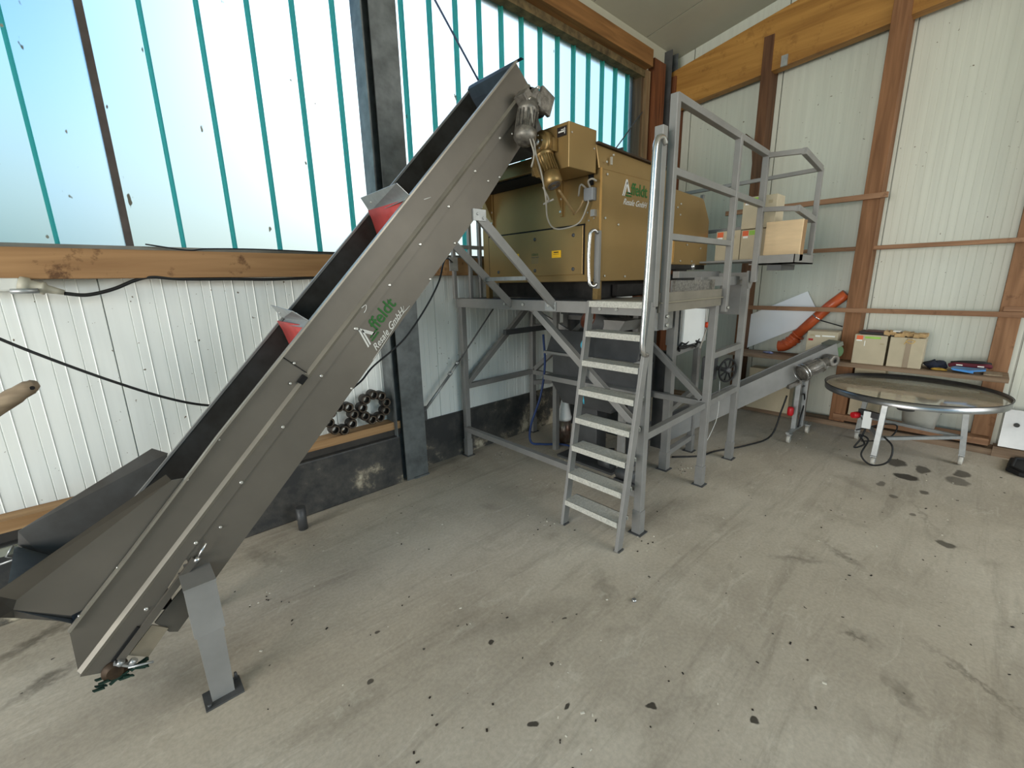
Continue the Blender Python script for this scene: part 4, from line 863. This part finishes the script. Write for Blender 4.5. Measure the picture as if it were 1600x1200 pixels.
# small vessel with white cone, hoses
t = thing('dosing_vessel', 'small steel cylinder with a white cone top standing on the floor under the platform', 'container', (3.19, 2.69, 0)); k_ = (3.19, 2.69)
MB().lathe((*k_, 0), (0, 0, 1), [(0, .062), (.24, .062)], 24).build('cylinder', mat('spotted_steel', (150, 142, 132), .35, .7, .3, 9, rgb2=(96, 66, 52)), t)
MB().lathe((*k_, .235), (0, 0, 1), [(0, .064), (.02, .072), (.035, .072), (.05, .066), (.20, .034), (.23, .030), (.238, .02)], 24).build('cone', white_m, t)
tag(MB().tube(curve_pts([(3.0, 2.8, 1.1), (3.02, 2.8, .8), (2.98, 2.82, .5), (2.86, 2.84, .22), (2.84, 2.82, .06), (2.93, 2.75, .03), (3.08, 2.62, .02), (3.1, 2.45, .02)], 8), .011).build('blue_hose', mat('blue_hose_rubber', (40, 62, 110), .5), ), 'dark blue hose hanging under the platform and curling onto the floor', 'hose')
tag(MB().tube(curve_pts([(2.60, 1.98, 1.20), (2.58, 2.02, 1.12), (2.60, 1.99, 1.05), (2.60, 1.98, .95), (2.58, 2.0, .8), (2.60, 2.0, .66)], 6), .006).build('cyan_tube', mat('cyan_air_tube', (72, 170, 196), .4)), 'thin cyan air tube hanging behind the upper ladder treads', 'tube')
tag(MB().tube(curve_pts([(3.35, 2.2, .012), (3.2, 2.35, .012), (3.0, 2.4, .012), (2.9, 2.25, .012), (3.0, 2.1, .012), (3.2, 2.05, .012)], 8), .009).build('floor_cable', cable_m), 'black cable coiled on the floor behind the ladder under the platform', 'cable')
tag(MB().tube(curve_pts([(3.7, 1.42, .74), (3.72, 1.42, .45), (3.68, 1.44, .3), (3.6, 1.46, .2), (3.55, 1.46, .28)], 6), .003).build('white_cable', white_t), 'thin white cable dangling below the hand wheel', 'cable')
t = thing('compressor_pump', 'small dark pump with fittings on the floor behind the platform corner post', 'pump', (2.9, 1.75, 0))
MB().lathe((2.78, 1.62, .10), (0, 1, 0), [(0, .045), (.16, .045), (.18, .03)], 16).build('pump_body', steel_dark, t); MB().box((2.74, 1.60, 0), (2.84, 1.8, .055)).build('pump_base', steel_dark, t)
tag(MB().tube(curve_pts([(3.55, 1.72, .012), (3.75, 1.55, .012), (3.95, 1.5, .012), (4.3, 1.35, .012), (4.62, 1.24, .05), (4.72, 1.2, .3), (4.76, 1.18, .45)], 8), .008).build('floor_cable', cable_m), 'dark cable lying across the floor from the platform to the small conveyor stand', 'cable')

# ------------------------------------------------------------------ small discharge conveyor
DY = math.radians(-32); DE = math.radians(20)
dh = V((math.cos(DY), math.sin(DY), 0)); dn = V((-math.sin(DY), math.cos(DY), 0))
sc_ = thing('discharge_conveyor', 'short grey inclined belt conveyor feeding the round table, on a castor stand', 'conveyor', (4.5, 1.35, 0))
O2 = V((4.72, 1.11, .70))
def c2(s_, n_, w_): # along the belt, perpendicular up, across (away from camera)
    return O2+dh*(s_*math.cos(DE)-n_*math.sin(DE))+dn*w_+V((0, 0, s_*math.sin(DE)+n_*math.cos(DE)))
UD = dh*math.cos(DE)+V((0, 0, math.sin(DE))); ND = -dh*math.sin(DE)+V((0, 0, math.cos(DE)))
MB().prism([c2(-1.55, .105, 0), c2(-1.55, -.095, 0), c2(.38, -.09, 0), c2(.46, -.02, 0), c2(.46, .105, 0)], dn*.008).build('side_panel', steel_grey, sc_)
MB().prism([c2(-1.55, .085, .15), c2(-1.55, -.095, .15), c2(.46, -.09, .15), c2(.46, .085, .15)], dn*.008).build('side_panel', steel_grey, sc_)
MB().obox(c2(-.53, .07, .08), UD*1.0, dn*.068, ND*.006).build('belt', steel_grey, sc_)
MB().tube([c2(.48, .01, .012), c2(.48, .01, .148)], .055, 20).build('belt_nose', mat('green_belt', (78, 104, 70), .6, 0, .15), sc_)
MB().obox(c2(.49, .075, .08), UD*.045, dn*.075, ND*.02).build('nose_guard', mat('olive_grey_guard', (104, 108, 98), .5, .1), sc_)
MB().obox(c2(-.53, -.07, .08), UD*.95, dn*.068, ND*.004).build('belt_return', steel_dark, sc_)
cs = V((4.88, 1.11, 0))
sd_ = V((.97, -.15, 0)).normalized(); sdn = V((.15, .97, 0))
for off, nm in ((0.0, 'stand_leg'), (.16, 'stand_leg')):
    MB().beam(cs+V((-.02, 0, .10))+sd_*off, cs+V((-.03, 0, .60))+sd_*off, .05, .04, (1, 0, 0)).build(nm, galv, sc_)
MB().prism([cs+V((.0, .005, .25)), cs+V((.0, .005, .62))-V((.01, 0, 0)), cs+sd_*.15+V((0, .01, .62)), cs+sd_*.15+V((0, .01, .25))], (0, .004, 0)).build('stand_plate', mat('grey_stand_plate', (142, 144, 142), .45, .3, .1), sc_)
MB().beam(cs+V((-.22, .0, .10)), cs+V((.30, -.03, .10)), .03, .02).build('base_bar', galv, sc_)
MB().beam(cs+V((-.05, 0, .52)), cs+V((.2, -.02, .52)), .015, .01).build('clamp_bar', steel_dark, sc_)
def castor(p, par, h=.09, m=galv):
    x_, y_ = p
    o = MB().box((x_-.025, y_-.02, h-.012), (x_+.025, y_+.02, h)).build('castor', m, par)
    b = MB(); b.prism([(x_-.025, y_-.017, h-.01), (x_+.02, y_-.017, h-.01), (x_-.005, y_-.017, .03), (x_-.022, y_-.017, .03)], (0, .003, 0)); b.prism([(x_-.025, y_+.014, h-.01), (x_+.02, y_+.014, h-.01), (x_-.005, y_+.014, .03), (x_-.022, y_+.014, .03)], (0, .003, 0)); b.build('fork', m, o)
    MB().lathe((x_-.012, y_-.014, .037), (0, 1, 0), [(0, .034), (.003, .037), (.025, .037), (.028, .034)], 18).build('wheel', mat('pale_castor_wheel', (190, 186, 176), .5), o)
    return o
castor((4.70, 1.10), sc_); castor((5.14, 1.05), sc_)
em = MB().lathe(cs+V((-.13, .02, .26)), (0, 0, 1), [(0, .022), (.015, .028), (.07, .028), (.085, .02)], 14).build('red_plug', red_p, sc_, label='red plastic plug')
MB().tube(curve_pts([cs+V((-.02, -.03, .46)), cs+V((.07, -.03, .44)), cs+V((.12, -.03, .34)), cs+V((.05, -.03, .22)), cs+V((.02, -.03, .13)), cs+V((.05, -.02, .1))], 6), .007).build('cable', cable_m, sc_)
m2 = thing('drum_motor', 'silver gear motor with round end plate mounted on the side of the small conveyor', 'motor', tuple(c2(.2, 0, -.06)))
MB().lathe(c2(-.02, .015, -.075), UD, [(-.01, .03), (0, .072), (.012, .072), (.02, .060), (.18, .060), (.185, .07), (.20, .07), (.21, .04), (.32, .04)], 24).build('motor_body', alu, m2)
b = MB()
for k in range(18):
    a = k*PI/9; dd = ND*math.cos(a)+dn*math.sin(a); b.obox(c2(.09, .015, -.075)+dd*.063, UD*.07, dd*.005, UD.cross(dd)*.0016)
b.build('cooling_fins', alu, m2, kind='stuff')
MB().lathe(c2(.30, .01, -.06), -dn, [(-.04, .055), (.055, .055), (.06, .05), (.061, .02), (.05, .018)], 24).build('gearbox', alu, m2)
MB().lathe(c2(.30, .01, -.118), -dn, [(0, .016), (.002, .016)], 14).build('shaft_hole', hole, m2)
for s_ in (-.03, .0): MB().tube([c2(s_, .015, -.075)+(ND*math.cos(a*PI/12)+dn*math.sin(a*PI/12))*.08 for a in range(24)], .006, 6, True).build('guard_hoop', chrome, m2)
b = MB(); b.obox(c2(-.06, -.10, .0), UD*.07, dn*.02, ND*.02); b.obox(c2(.0, -.085, -.02), UD*.03, dn*.02, ND*.012); b.build('clamp', alu, m2)

# ------------------------------------------------------------------ rotary table
TX, TY, TZ, TR = 5.0, .325, .628, .603
rt_ = thing('rotary_table', 'round rotary collecting table with steel rim on three castor legs', 'table', (TX, TY, 0))
rim_m = mat('brushed_stainless_rim', (150, 150, 150), .28, .9, .12, 3)
MB().lathe((TX, TY, TZ-.055), (0, 0, 1), [(0, TR-.004), (.055, TR), (.055, TR-.006), (.0, TR-.012)], 96, cap=False).build('rim', rim_m, rt_)
MB().tube([(TX+TR*math.cos(a*PI/48), TY+TR*math.sin(a*PI/48), TZ) for a in range(96)], .0025, 6, True).build('rim_bead', rubber, rt_)
top_m = mat('worn_varnished_board', (182, 174, 154), .10, 0, .16, 4, (1, 1, 1), spec=.6, rgb2=(150, 142, 122), coat=.6)
MB().lathe((TX, TY, TZ-.035), (0, 0, 1), [(0, TR-.014), (.012, TR-.014)], 96).build('turntable_disc', top_m, rt_)
MB().lathe((TX, TY, TZ-.075), (0, 0, 1), [(0, .40), (.02, .44), (.035, .44)], 48).build('under_ring', steel_dark, rt_)
MB().lathe((TX, TY, TZ-.20), (0, 0, 1), [(0, .06), (.13, .08)], 20).build('hub', steel_dark, rt_)
LEGS = [(4.59, .44), (5.12, -.07), (5.27, .66)]
for (lx, ly) in LEGS:
    ix, iy = TX+(lx-TX)*.82, TY+(ly-TY)*.82
    MB().beam((lx, ly, .09), (lx+(TX-lx)*.10, ly+(TY-ly)*.10, TZ-.06), .045, .04, (1, 0, 0)).build('leg', galv, rt_, bevel=.002)
    castor((lx, ly), rt_)
    MB().beam((ix, iy, TZ-.085), (TX, TY, TZ-.085), .05, .03).build('arm', steel_dark, rt_)
a_, b_, c_ = LEGS
q = lambda p, z=.24: (p[0]+(TX-p[0])*.04, p[1]+(TY-p[1])*.04, z)
MB().beam(q(a_), q(b_), .03, .025).build('stretcher', galv, rt_); MB().beam(q(b_), q(c_), .03, .025).build('stretcher', galv, rt_); MB().beam(q(a_), q(c_), .03, .025).build('stretcher', galv, rt_)
MB().box((4.63, .50, .30), (4.66, .56, .45)).build('switch_box', white_m, rt_, label='white switch box')
MB().lathe((4.66, .60, .40), (-.6, .5, 0), [(0, .03), (.05, .026)], 14).build('plug_socket', red_p, rt_, label='red socket')
MB().beam((4.60, .45, .43), (4.72, .60, .42), .03, .05).build('socket_bracket', steel_dark, rt_)
MB().tube(curve_pts([(4.645, .53, .30), (4.62, .55, .2), (4.60, .58, .12), (4.63, .52, .16), (4.60, .56, .24), (4.64, .50, .2), (4.56, .52, .08), (4.53, .44, .02), (4.52, .34, .08), (4.56, .33, .2), (4.62, .40, .26)], 8), .007).build('hanging_cable', cable_m, rt_)
MB().tube(curve_pts([(4.7, .6, .25), (4.85, .45, .30), (4.97, .36, .28), (4.96, .38, .18), (4.85, .48, .14), (4.7, .55, .16)], 8), .006).build('hanging_cable', cable_m, rt_)
t = thing('bucket', 'translucent grey plastic tub hanging behind the round table', 'bucket', (5.49, .27, .16))
MB().lathe((5.49, .25, .17), (0, 0, 1), [(0, .10), (.005, .115), (.19, .14), (.20, .147), (.21, .147)], 32).build('tub', mat('milky_grey_plastic', (176, 176, 168), .3, 0, .06), t)

# ------------------------------------------------------------------ end wall shelf and what lies on it
st(MB().box((5.36, .99, .692), (5.70, 2.15, .728)), 'trim_22', wood_sh, bevel=.003)
st(MB().box((5.36, -.24, .690), (5.70, .985, .728)), 'trim_23', wood_sh, bevel=.003)
# kit: cardboard boxes
g2 = 'cartons on the long shelf'
mk = (('printed_mark', carton_d, .10, .24, .83, .88), ('white_label', white_l, .28, .44, .80, .86), ('white_label', white_l, .50, .92, .82, .87), ('red_label', red_l, .06, .22, .66, .73))
carton_box((5.44, .97, .729), (5.66, 1.235, 1.02), 'beige carton with a small red label left of the brown stud', g2, stickers=mk)
carton_box((5.42, .575, .729), (5.66, .825, 1.015), 'beige carton with orange and green labels right of the brown stud', g2, stickers=(('orange_label', orange_l, .06, .26, .83, .97), ('white_label', white_l, .06, .24, .78, .83), ('green_label', green_l, .32, .80, .88, .95), ('printed_mark', carton_d, .8, .92, .70, .74), ('tape_strip', white_l, .32, .345, .62, .8)))
tt = carton_box((5.42, .31, .729), (5.66, .555, 1.01), 'beige carton with a vertical brown tape strip, rightmost on the shelf', g2)
MB().box((5.4185, .40, .73), (5.4195, .44, 1.01)).build('tape_strip', tape_m, tt)
t = thing('crumpled_packaging', 'crumpled tan cardboard strip lying on top of the taped carton', 'packaging', (5.52, .44, 1.012))
random.seed(3); b = MB()
for k in range(9):
    yy = .33+k*.032; b.obox((5.50+random.uniform(-.03, .03), yy, 1.032+random.uniform(-.004, .01)), (.075, random.uniform(-.02, .02), 0), (0, .022, random.uniform(-.006, .006)), (0, 0, .016))
b.build('cardboard_strip', mat('tan_crumpled_cardboard', (190, 158, 112), .8, 0, .2, 16), t)
MB().box((5.45, .50, 1.055), (5.55, .55, 1.062)).build('white_slip', white_l, t)
MB().tube(curve_pts([(5.41, .42, 1.0), (5.405, .44, .975), (5.405, .40, .96), (5.41, .38, .985), (5.41, .43, .99), (5.405, .45, .95)], 6), .003).build('string', mat('yellow_string', (206, 170, 96), .8), t)
t = thing('dark_folder', 'flat dark folder lying on the orange-labelled carton', 'folder', (5.54, .68, 1.016))
MB().obox((5.54, .66, 1.03), (.09, 0, 0), (0, .14, .004), (0, 0, .010)).build('cover', mat('black_folder', (40, 34, 36), .6), t); MB().obox((5.55, .60, 1.044), (.08, 0, 0), (0, .16, .003), (0, 0, .003)).build('thin_board', mat('maroon_board', (88, 52, 50), .6), t)
def cloth(name, label, cat, c, r, m, grp=None, seed=1, parts=()):
    random.seed(seed); b = MB(); nu, nv = 16, 10; pts = []
    ph = [random.uniform(0, 6) for _ in range(6)]
    for j in range(nv+1):
        for i in range(nu):
            a = 2*PI*i/nu; e_ = PI*j/nv
            k = 1+.16*math.sin(3*a+ph[0])+.12*math.sin(5*a+ph[1]+2*e_)+.10*math.sin(4*e_+ph[2]+a)
            pts.append((c[0]+r[0]*math.sin(e_)*math.cos(a)*k, c[1]+r[1]*math.sin(e_)*math.sin(a)*k, max(c[2]+r[2]+r[2]*math.cos(e_)*k, c[2]+.001)))
    f = [(j*nu+i, j*nu+(i+1) % nu, (j+1)*nu+(i+1) % nu, (j+1)*nu+i) for j in range(nv) for i in range(nu)]
    b.poly(pts, f, True); o = b.build(name, m); return tag(o, label, cat, grp)
cloth('dark_gloves', 'crumpled navy work gloves on the shelf right of the taped carton', 'gloves', (5.53, .225, .729), (.09, .075, .038), mat('navy_fabric', (28, 34, 52), .85, 0, .2, 20), seed=2)
cloth('yellow_gloves', 'small mustard glove palm peeking from under the navy gloves', 'gloves', (5.46, .19, .729), (.04, .05, .012), mat('mustard_fabric', (170, 134, 52), .85, 0, .2, 20), seed=4)
t = thing('dust_pan', 'bright blue plastic dustpan on the right end of the shelf', 'dustpan', (5.5, -.02, .73))
MB().prism([(5.42, .11, .755), (5.42, .0, .745), (5.42, -.10, .765), (5.60, -.10, .765), (5.60, .11, .755)], (0, 0, .012)).build('pan', mat('bright_blue_plastic', (28, 134, 210), .35), t)
MB().prism([(5.41, .10, .752), (5.41, -.03, .737), (5.58, -.03, .737), (5.58, .10, .752)], (0, 0, .012)).build('pan_lip', mat('bright_blue_plastic', (28, 134, 210), .35), t)
t = thing('safety_harness', 'folded maroon and black strap lying on the blue dustpan', 'strap', (5.52, .0, .78))
MB().tube(curve_pts([(5.46, .13, .785), (5.45, .09, .80), (5.45, .02, .80), (5.45, -.05, .80), (5.46, -.11, .805), (5.5, -.12, .79)], 6), .018).build('strap', mat('maroon_webbing', (92, 30, 42), .8, 0, .1), t)
MB().tube(curve_pts([(5.52, .12, .80), (5.50, .05, .815), (5.50, -.06, .822), (5.53, -.12, .81)], 6), .015).build('black_strap', rubber, t)
for y_ in (.065, -.065): MB().box((5.428, y_-.02, .795), (5.434, y_+.02, .803)).build('buckle', white_l, t)
tag(MB().prism([(5.44, -.09, .729), (5.44, -.20, .729), (5.60, -.20, .729), (5.60, -.09, .729)], (0, 0, .012)).build('brown_offcut', wood_handle), 'thin brown offcut on the shelf end under the blue dustpan', 'offcut')
# boxes standing below the shelf
carton_box((5.50, 1.34, .06), (5.66, 1.78, .545), 'large beige carton on the floor rail behind the small conveyor', None)
carton_box((5.64, .565, .136), (5.82, .815, .66), 'tall beige carton standing below the shelf right of the brown stud', None)
# white sheet and orange pipe
tag(MB().prism([(5.80, 1.37, 1.42), (5.80, 1.955, 1.13), (5.78, 1.93, .73), (5.77, 1.20, 1.12)], (.012, 0, 0)).build('white_sheet', mat('smooth_white_sheet', (236, 240, 244), .35, 0, .01)), 'smooth white plastic sheet tilted behind the timber rail', 'sheet')
pp = thing('drain_pipe', 'orange plastic drain pipe with a ribbed elbow leaning on the shelf', 'pipe', (5.55, 1.45, .73))
MB().tube([(5.665, 1.42, .90), (5.665, 1.26, 1.10), (5.665, 1.12, 1.27), (5.665, .99, 1.40)], .052, 24).build('straight_pipe', orange_p, pp)
MB().tube(curve_pts([(5.665, 1.555, .800), (5.665, 1.50, .81), (5.665, 1.44, .855), (5.665, 1.395, .92)], 5), .062, 24).build('elbow', orange_p, pp)
for k, (y_, z_) in enumerate(((1.47, .835), (1.435, .865), (1.40, .90), (1.375, .94))): MB().lathe((5.665, y_, z_), (0, -.62, .78), [(-.008, .064), (-.008, .069), (.008, .069), (.008, .064)], 24).build('rib', orange_p, pp)
MB().lathe((5.665, 1.215, 1.15), (0, -.62, .78), [(-.006, .053), (-.006, .058), (.006, .058), (.006, .053)], 24).build('clamp_ring', chrome, pp)
MB().tube([(5.61, 1.17, 1.12), (5.665, .98, 1.06)], .006).build('clamp_rod', cable_m, pp)
cloth('plastic_wrapper', 'small crumpled blue and white wrapper beside the orange pipe mouth', 'wrapper', (5.5, 1.60, .729), (.03, .05, .012), mat('blue_white_film', (150, 160, 190), .4, 0, .3, 40, rgb2=(60, 70, 130)), seed=9)
# metal plate leaning at the right, black lump on floor
t = thing('metal_plate', 'light grey metal plate with a round hole leaning at the right edge of the wall', 'plate', (5.58, -.45, .06))
MB().prism([(5.55, -.275, .10), (5.55, -.75, .10), (5.64, -.75, .42), (5.64, -.275, .42)], (.006, 0, 0)).build('plate', mat('light_grey_plate', (176, 176, 174), .4, .4, .05), t)
MB().lathe((5.585, -.355, .30), (-1, 0, .2), [(-.01, .018), (.012, .018)], 16).build('hole', mat('dark_hole', (60, 60, 58), .7), t)
st(MB().box((5.55, -1.9, .0), (5.66, -.25, .09)), 'trim_24', wood_sh)
t = thing('black_tray', 'black rubber tray lying on the floor at the right edge', 'tray', (5.3, -.55, 0))
MB().prism([(5.10, -.40, 0), (5.18, -.33, 0), (5.50, -.36, 0), (5.6, -.75, 0), (5.0, -.85, 0)], (0, 0, .035)).build('tray_body', rubber, t, bevel=.01)
MB().tube([(5.12, -.42, .04), (5.2, -.36, .04), (5.47, -.39, .04), (5.56, -.74, .04), (5.03, -.82, .04)], .012, 8, True).build('tray_rim', rubber, t)

# ------------------------------------------------------------------ rubber ring clusters on the ledge
def rings(cx, cz, n_, R_, y_, label, off=0):
    t = thing('ring_cluster', label, 'rings', (cx, y_, cz-R_-.03), 'clusters of black sleeves')
    for k in range(n_):
        a = off+2*PI*k/n_; c = (cx+R_*math.cos(a), y_, cz+R_*math.sin(a))
        MB().lathe(c, (0, -1, 0), [(-.03, .026), (-.03, .037), (.03, .037), (.035, .034), (.035, .026), (-.03, .024)], 20, cap=False).build('sleeve', mat('dark_brown_sleeve', (38, 32, 27), .55, .1, .2, 20), t)
        MB().tube([V(c)+V((.028*math.cos(q_*PI/8), -.037, .028*math.sin(q_*PI/8))) for q_ in range(16)], .0045, 6, True).build('seal_ring', mat('pale_ring_edge', (84, 74, 62), .5, .1, .2), t)
    return t
rings(1.395, .675, 9, .098, 3.10, 'ring of nine black sleeves hung on the wall beside the steel column', .2)
rings(1.135, .645, 8, .092, 3.10, 'ring of black sleeves partly hidden behind the conveyor', .1)

# ------------------------------------------------------------------ wall socket, cables, broom handle
t = thing('wall_socket', 'pale grey industrial socket and plug under the stained beam at the left', 'socket', (-.30, 3.12, 1.60))
MB().box((-.42, 3.06, 1.60), (-.26, 3.2, 1.66)).build('socket_body', mat('pale_grey_plastic', (204, 206, 200), .5, 0, .03), t, bevel=.01)
MB().lathe((-.27, 3.08, 1.635), (1, -.1, -.32), [(0, .034), (.03, .036), (.035, .028), (.07, .026), (.075, .03), (.085, .03), (.09, .02), (.12, .016), (.15, .012)], 18).build('plug', mat('beige_grey_plastic', (170, 166, 150), .5, 0, .08), t)
MB().lathe((-.30, 3.05, 1.60), (1, -.1, 0), [(0, .012), (.09, .012)], 10).build('socket_lid', galv, t)
tag(MB().tube(curve_pts([(-.13, 3.07, 1.585), (-.05, 3.07, 1.575), (.05, 3.08, 1.60), (.15, 3.10, 1.645), (.22, 3.085, 1.66), (.35, 3.09, 1.648), (.6, 3.09, 1.645), (.8, 3.09, 1.64), (1.1, 3.09, 1.648), (1.5, 3.09, 1.65)], 8), .009).build('power_cable', cable_m), 'thick black cable running from the wall socket along the underside of the beam', 'cable')
tag(MB().tube(curve_pts([(-.60, 3.0, 1.60), (-.37, 3.0, 1.395), (-.2, 3.0, 1.26), (-.02, 3.0, 1.13), (.15, 3.0, 1.02), (.30, 3.0, .945), (.45, 3.0, .90)], 8), .007).build('power_cable', cable_m), 'black cable sagging across the white wall to the conveyor', 'cable')
tag(MB().tube(curve_pts([(.98, 2.455, 1.0), (1.08, 2.52, 1.03), (1.2, 2.6, 1.09), (1.42, 2.6, 1.23), (1.6, 2.6, 1.42), (1.74, 2.62, 1.60), (1.86, 2.72, 1.74), (2.02, 2.9, 1.78), (2.16, 3.035, 1.76)], 8), .006).build('power_cable', cable_m), 'black cable hanging in a curve under the conveyor in front of the column', 'cable')
tag(MB().tube(curve_pts([(.22, 3.1, 1.83), (.4, 3.1, 1.805), (.5, 3.09, 1.815), (.8, 3.09, 1.82), (1.3, 3.09, 1.81)], 6), .004).build('thin_cable', cable_m), 'thin dark cable clipped along the window bottom above the beam', 'cable')
t = thing('broom_handle', 'weathered wooden handle end poking in from the left edge', 'handle', (-.4, 2.5, 1.15))
MB().tube(curve_pts([(-.80, 2.6, .96), (-.50, 2.6, 1.08), (-.38, 2.6, 1.155), (-.31, 2.6, 1.20), (-.27, 2.6, 1.222), (-.25, 2.6, 1.228)], 4), [.034]*4+[.034]*8+[.03]*4+[.025]*2+[.02, .017, .012], 12).build('shaft', wood_handle, t)
MB().lathe((-.268, 2.58, 1.218), (0, -1, 0), [(0, .008), (.008, .008)], 10).build('hole_rim', hole, t)
t = thing('junction_fitting', 'small pale bracket plate on the railing post behind the conveyor', 'bracket', (2.18, 3.0, 1.7))
MB().box((2.14, 3.04, 1.69), (2.22, 3.052, 1.80)).build('plate', galv, t)
t = thing('pallet_strap', 'pale strip with a steel wire clip on the dark plinth at the far left', 'strip', (-.5, 3.03, .36))
MB().box((-.62, 3.025, .36), (-.42, 3.038, .40)).build('strip', mat('grey_green_strip', (150, 152, 138), .6, 0, .1), t)
MB().tube([(-.52, 3.02, .405), (-.55, 3.015, .36), (-.52, 3.015, .335), (-.58, 3.015, .33)], .005).build('wire_clip', galv, t)
tag(MB().lathe((.73, 2.9, 0), (0, 0, 1), [(0, .03), (.16, .03)], 14).build('pipe_stub', steel_dark), 'short dark pipe stub standing at the plinth behind the conveyor', 'pipe')

# ------------------------------------------------------------------ crumbs and chips on the floor
random.seed(21)
for nm, mm, cnt, lab in (('dark_crumbs', mat('dark_crumb', (44, 38, 32), .9), 170, 'scattered dark soil crumbs on the concrete floor'), ('white_chips', mat('white_chip', (214, 210, 196), .7), 90, 'scattered small white chips on the concrete floor')):
    b = MB()
    for k in range(cnt):
        x_ = random.uniform(.1, 5.0); y_ = random.uniform(-.6, 2.9)
        if random.random() < .15: x_, y_ = random.gauss(1.0, .4), random.gauss(.7, .35)
        s_ = random.uniform(.001, .0038); a = random.uniform(0, PI); L_ = s_*random.uniform(1, 2.4)
        b.obox((x_, y_, s_*.3), (math.cos(a)*L_, math.sin(a)*L_, 0), (-math.sin(a)*s_, math.cos(a)*s_, 0), (0, 0, s_*.4))
    for (px, py) in ((3.42, 1.55), (3.36, 1.50), (1.95, 1.78), (2.22, 1.22), (.35, 2.35), (2.5, 2.9)):
        for k in range(4):
            s_ = random.uniform(.002, .0045); b.obox((px+random.gauss(0, .04), py+random.gauss(0, .03), s_*.4), (s_, 0, 0), (0, s_*.8, 0), (0, 0, s_*.5))
    tag(b.build(nm, mm, kind='stuff'), lab, 'debris')
tag(MB().lathe((1.72, .98, .006), (0, 0, 1), [(-.006, .012), (0, .014), (.006, .01)], 8).build('bottle_cap', chrome), 'shiny crumpled foil piece on the floor in front of the ladder foot', 'foil')
tag(MB().obox((.96, .07, .004), (.02, -.012, 0), (.004, .007, 0), (0, 0, .003)).build('knife_blade', mat('dark_glass_shard', (60, 60, 56), .2, .3), ), 'small dark glossy shard on the floor at the bottom of the view', 'shard')
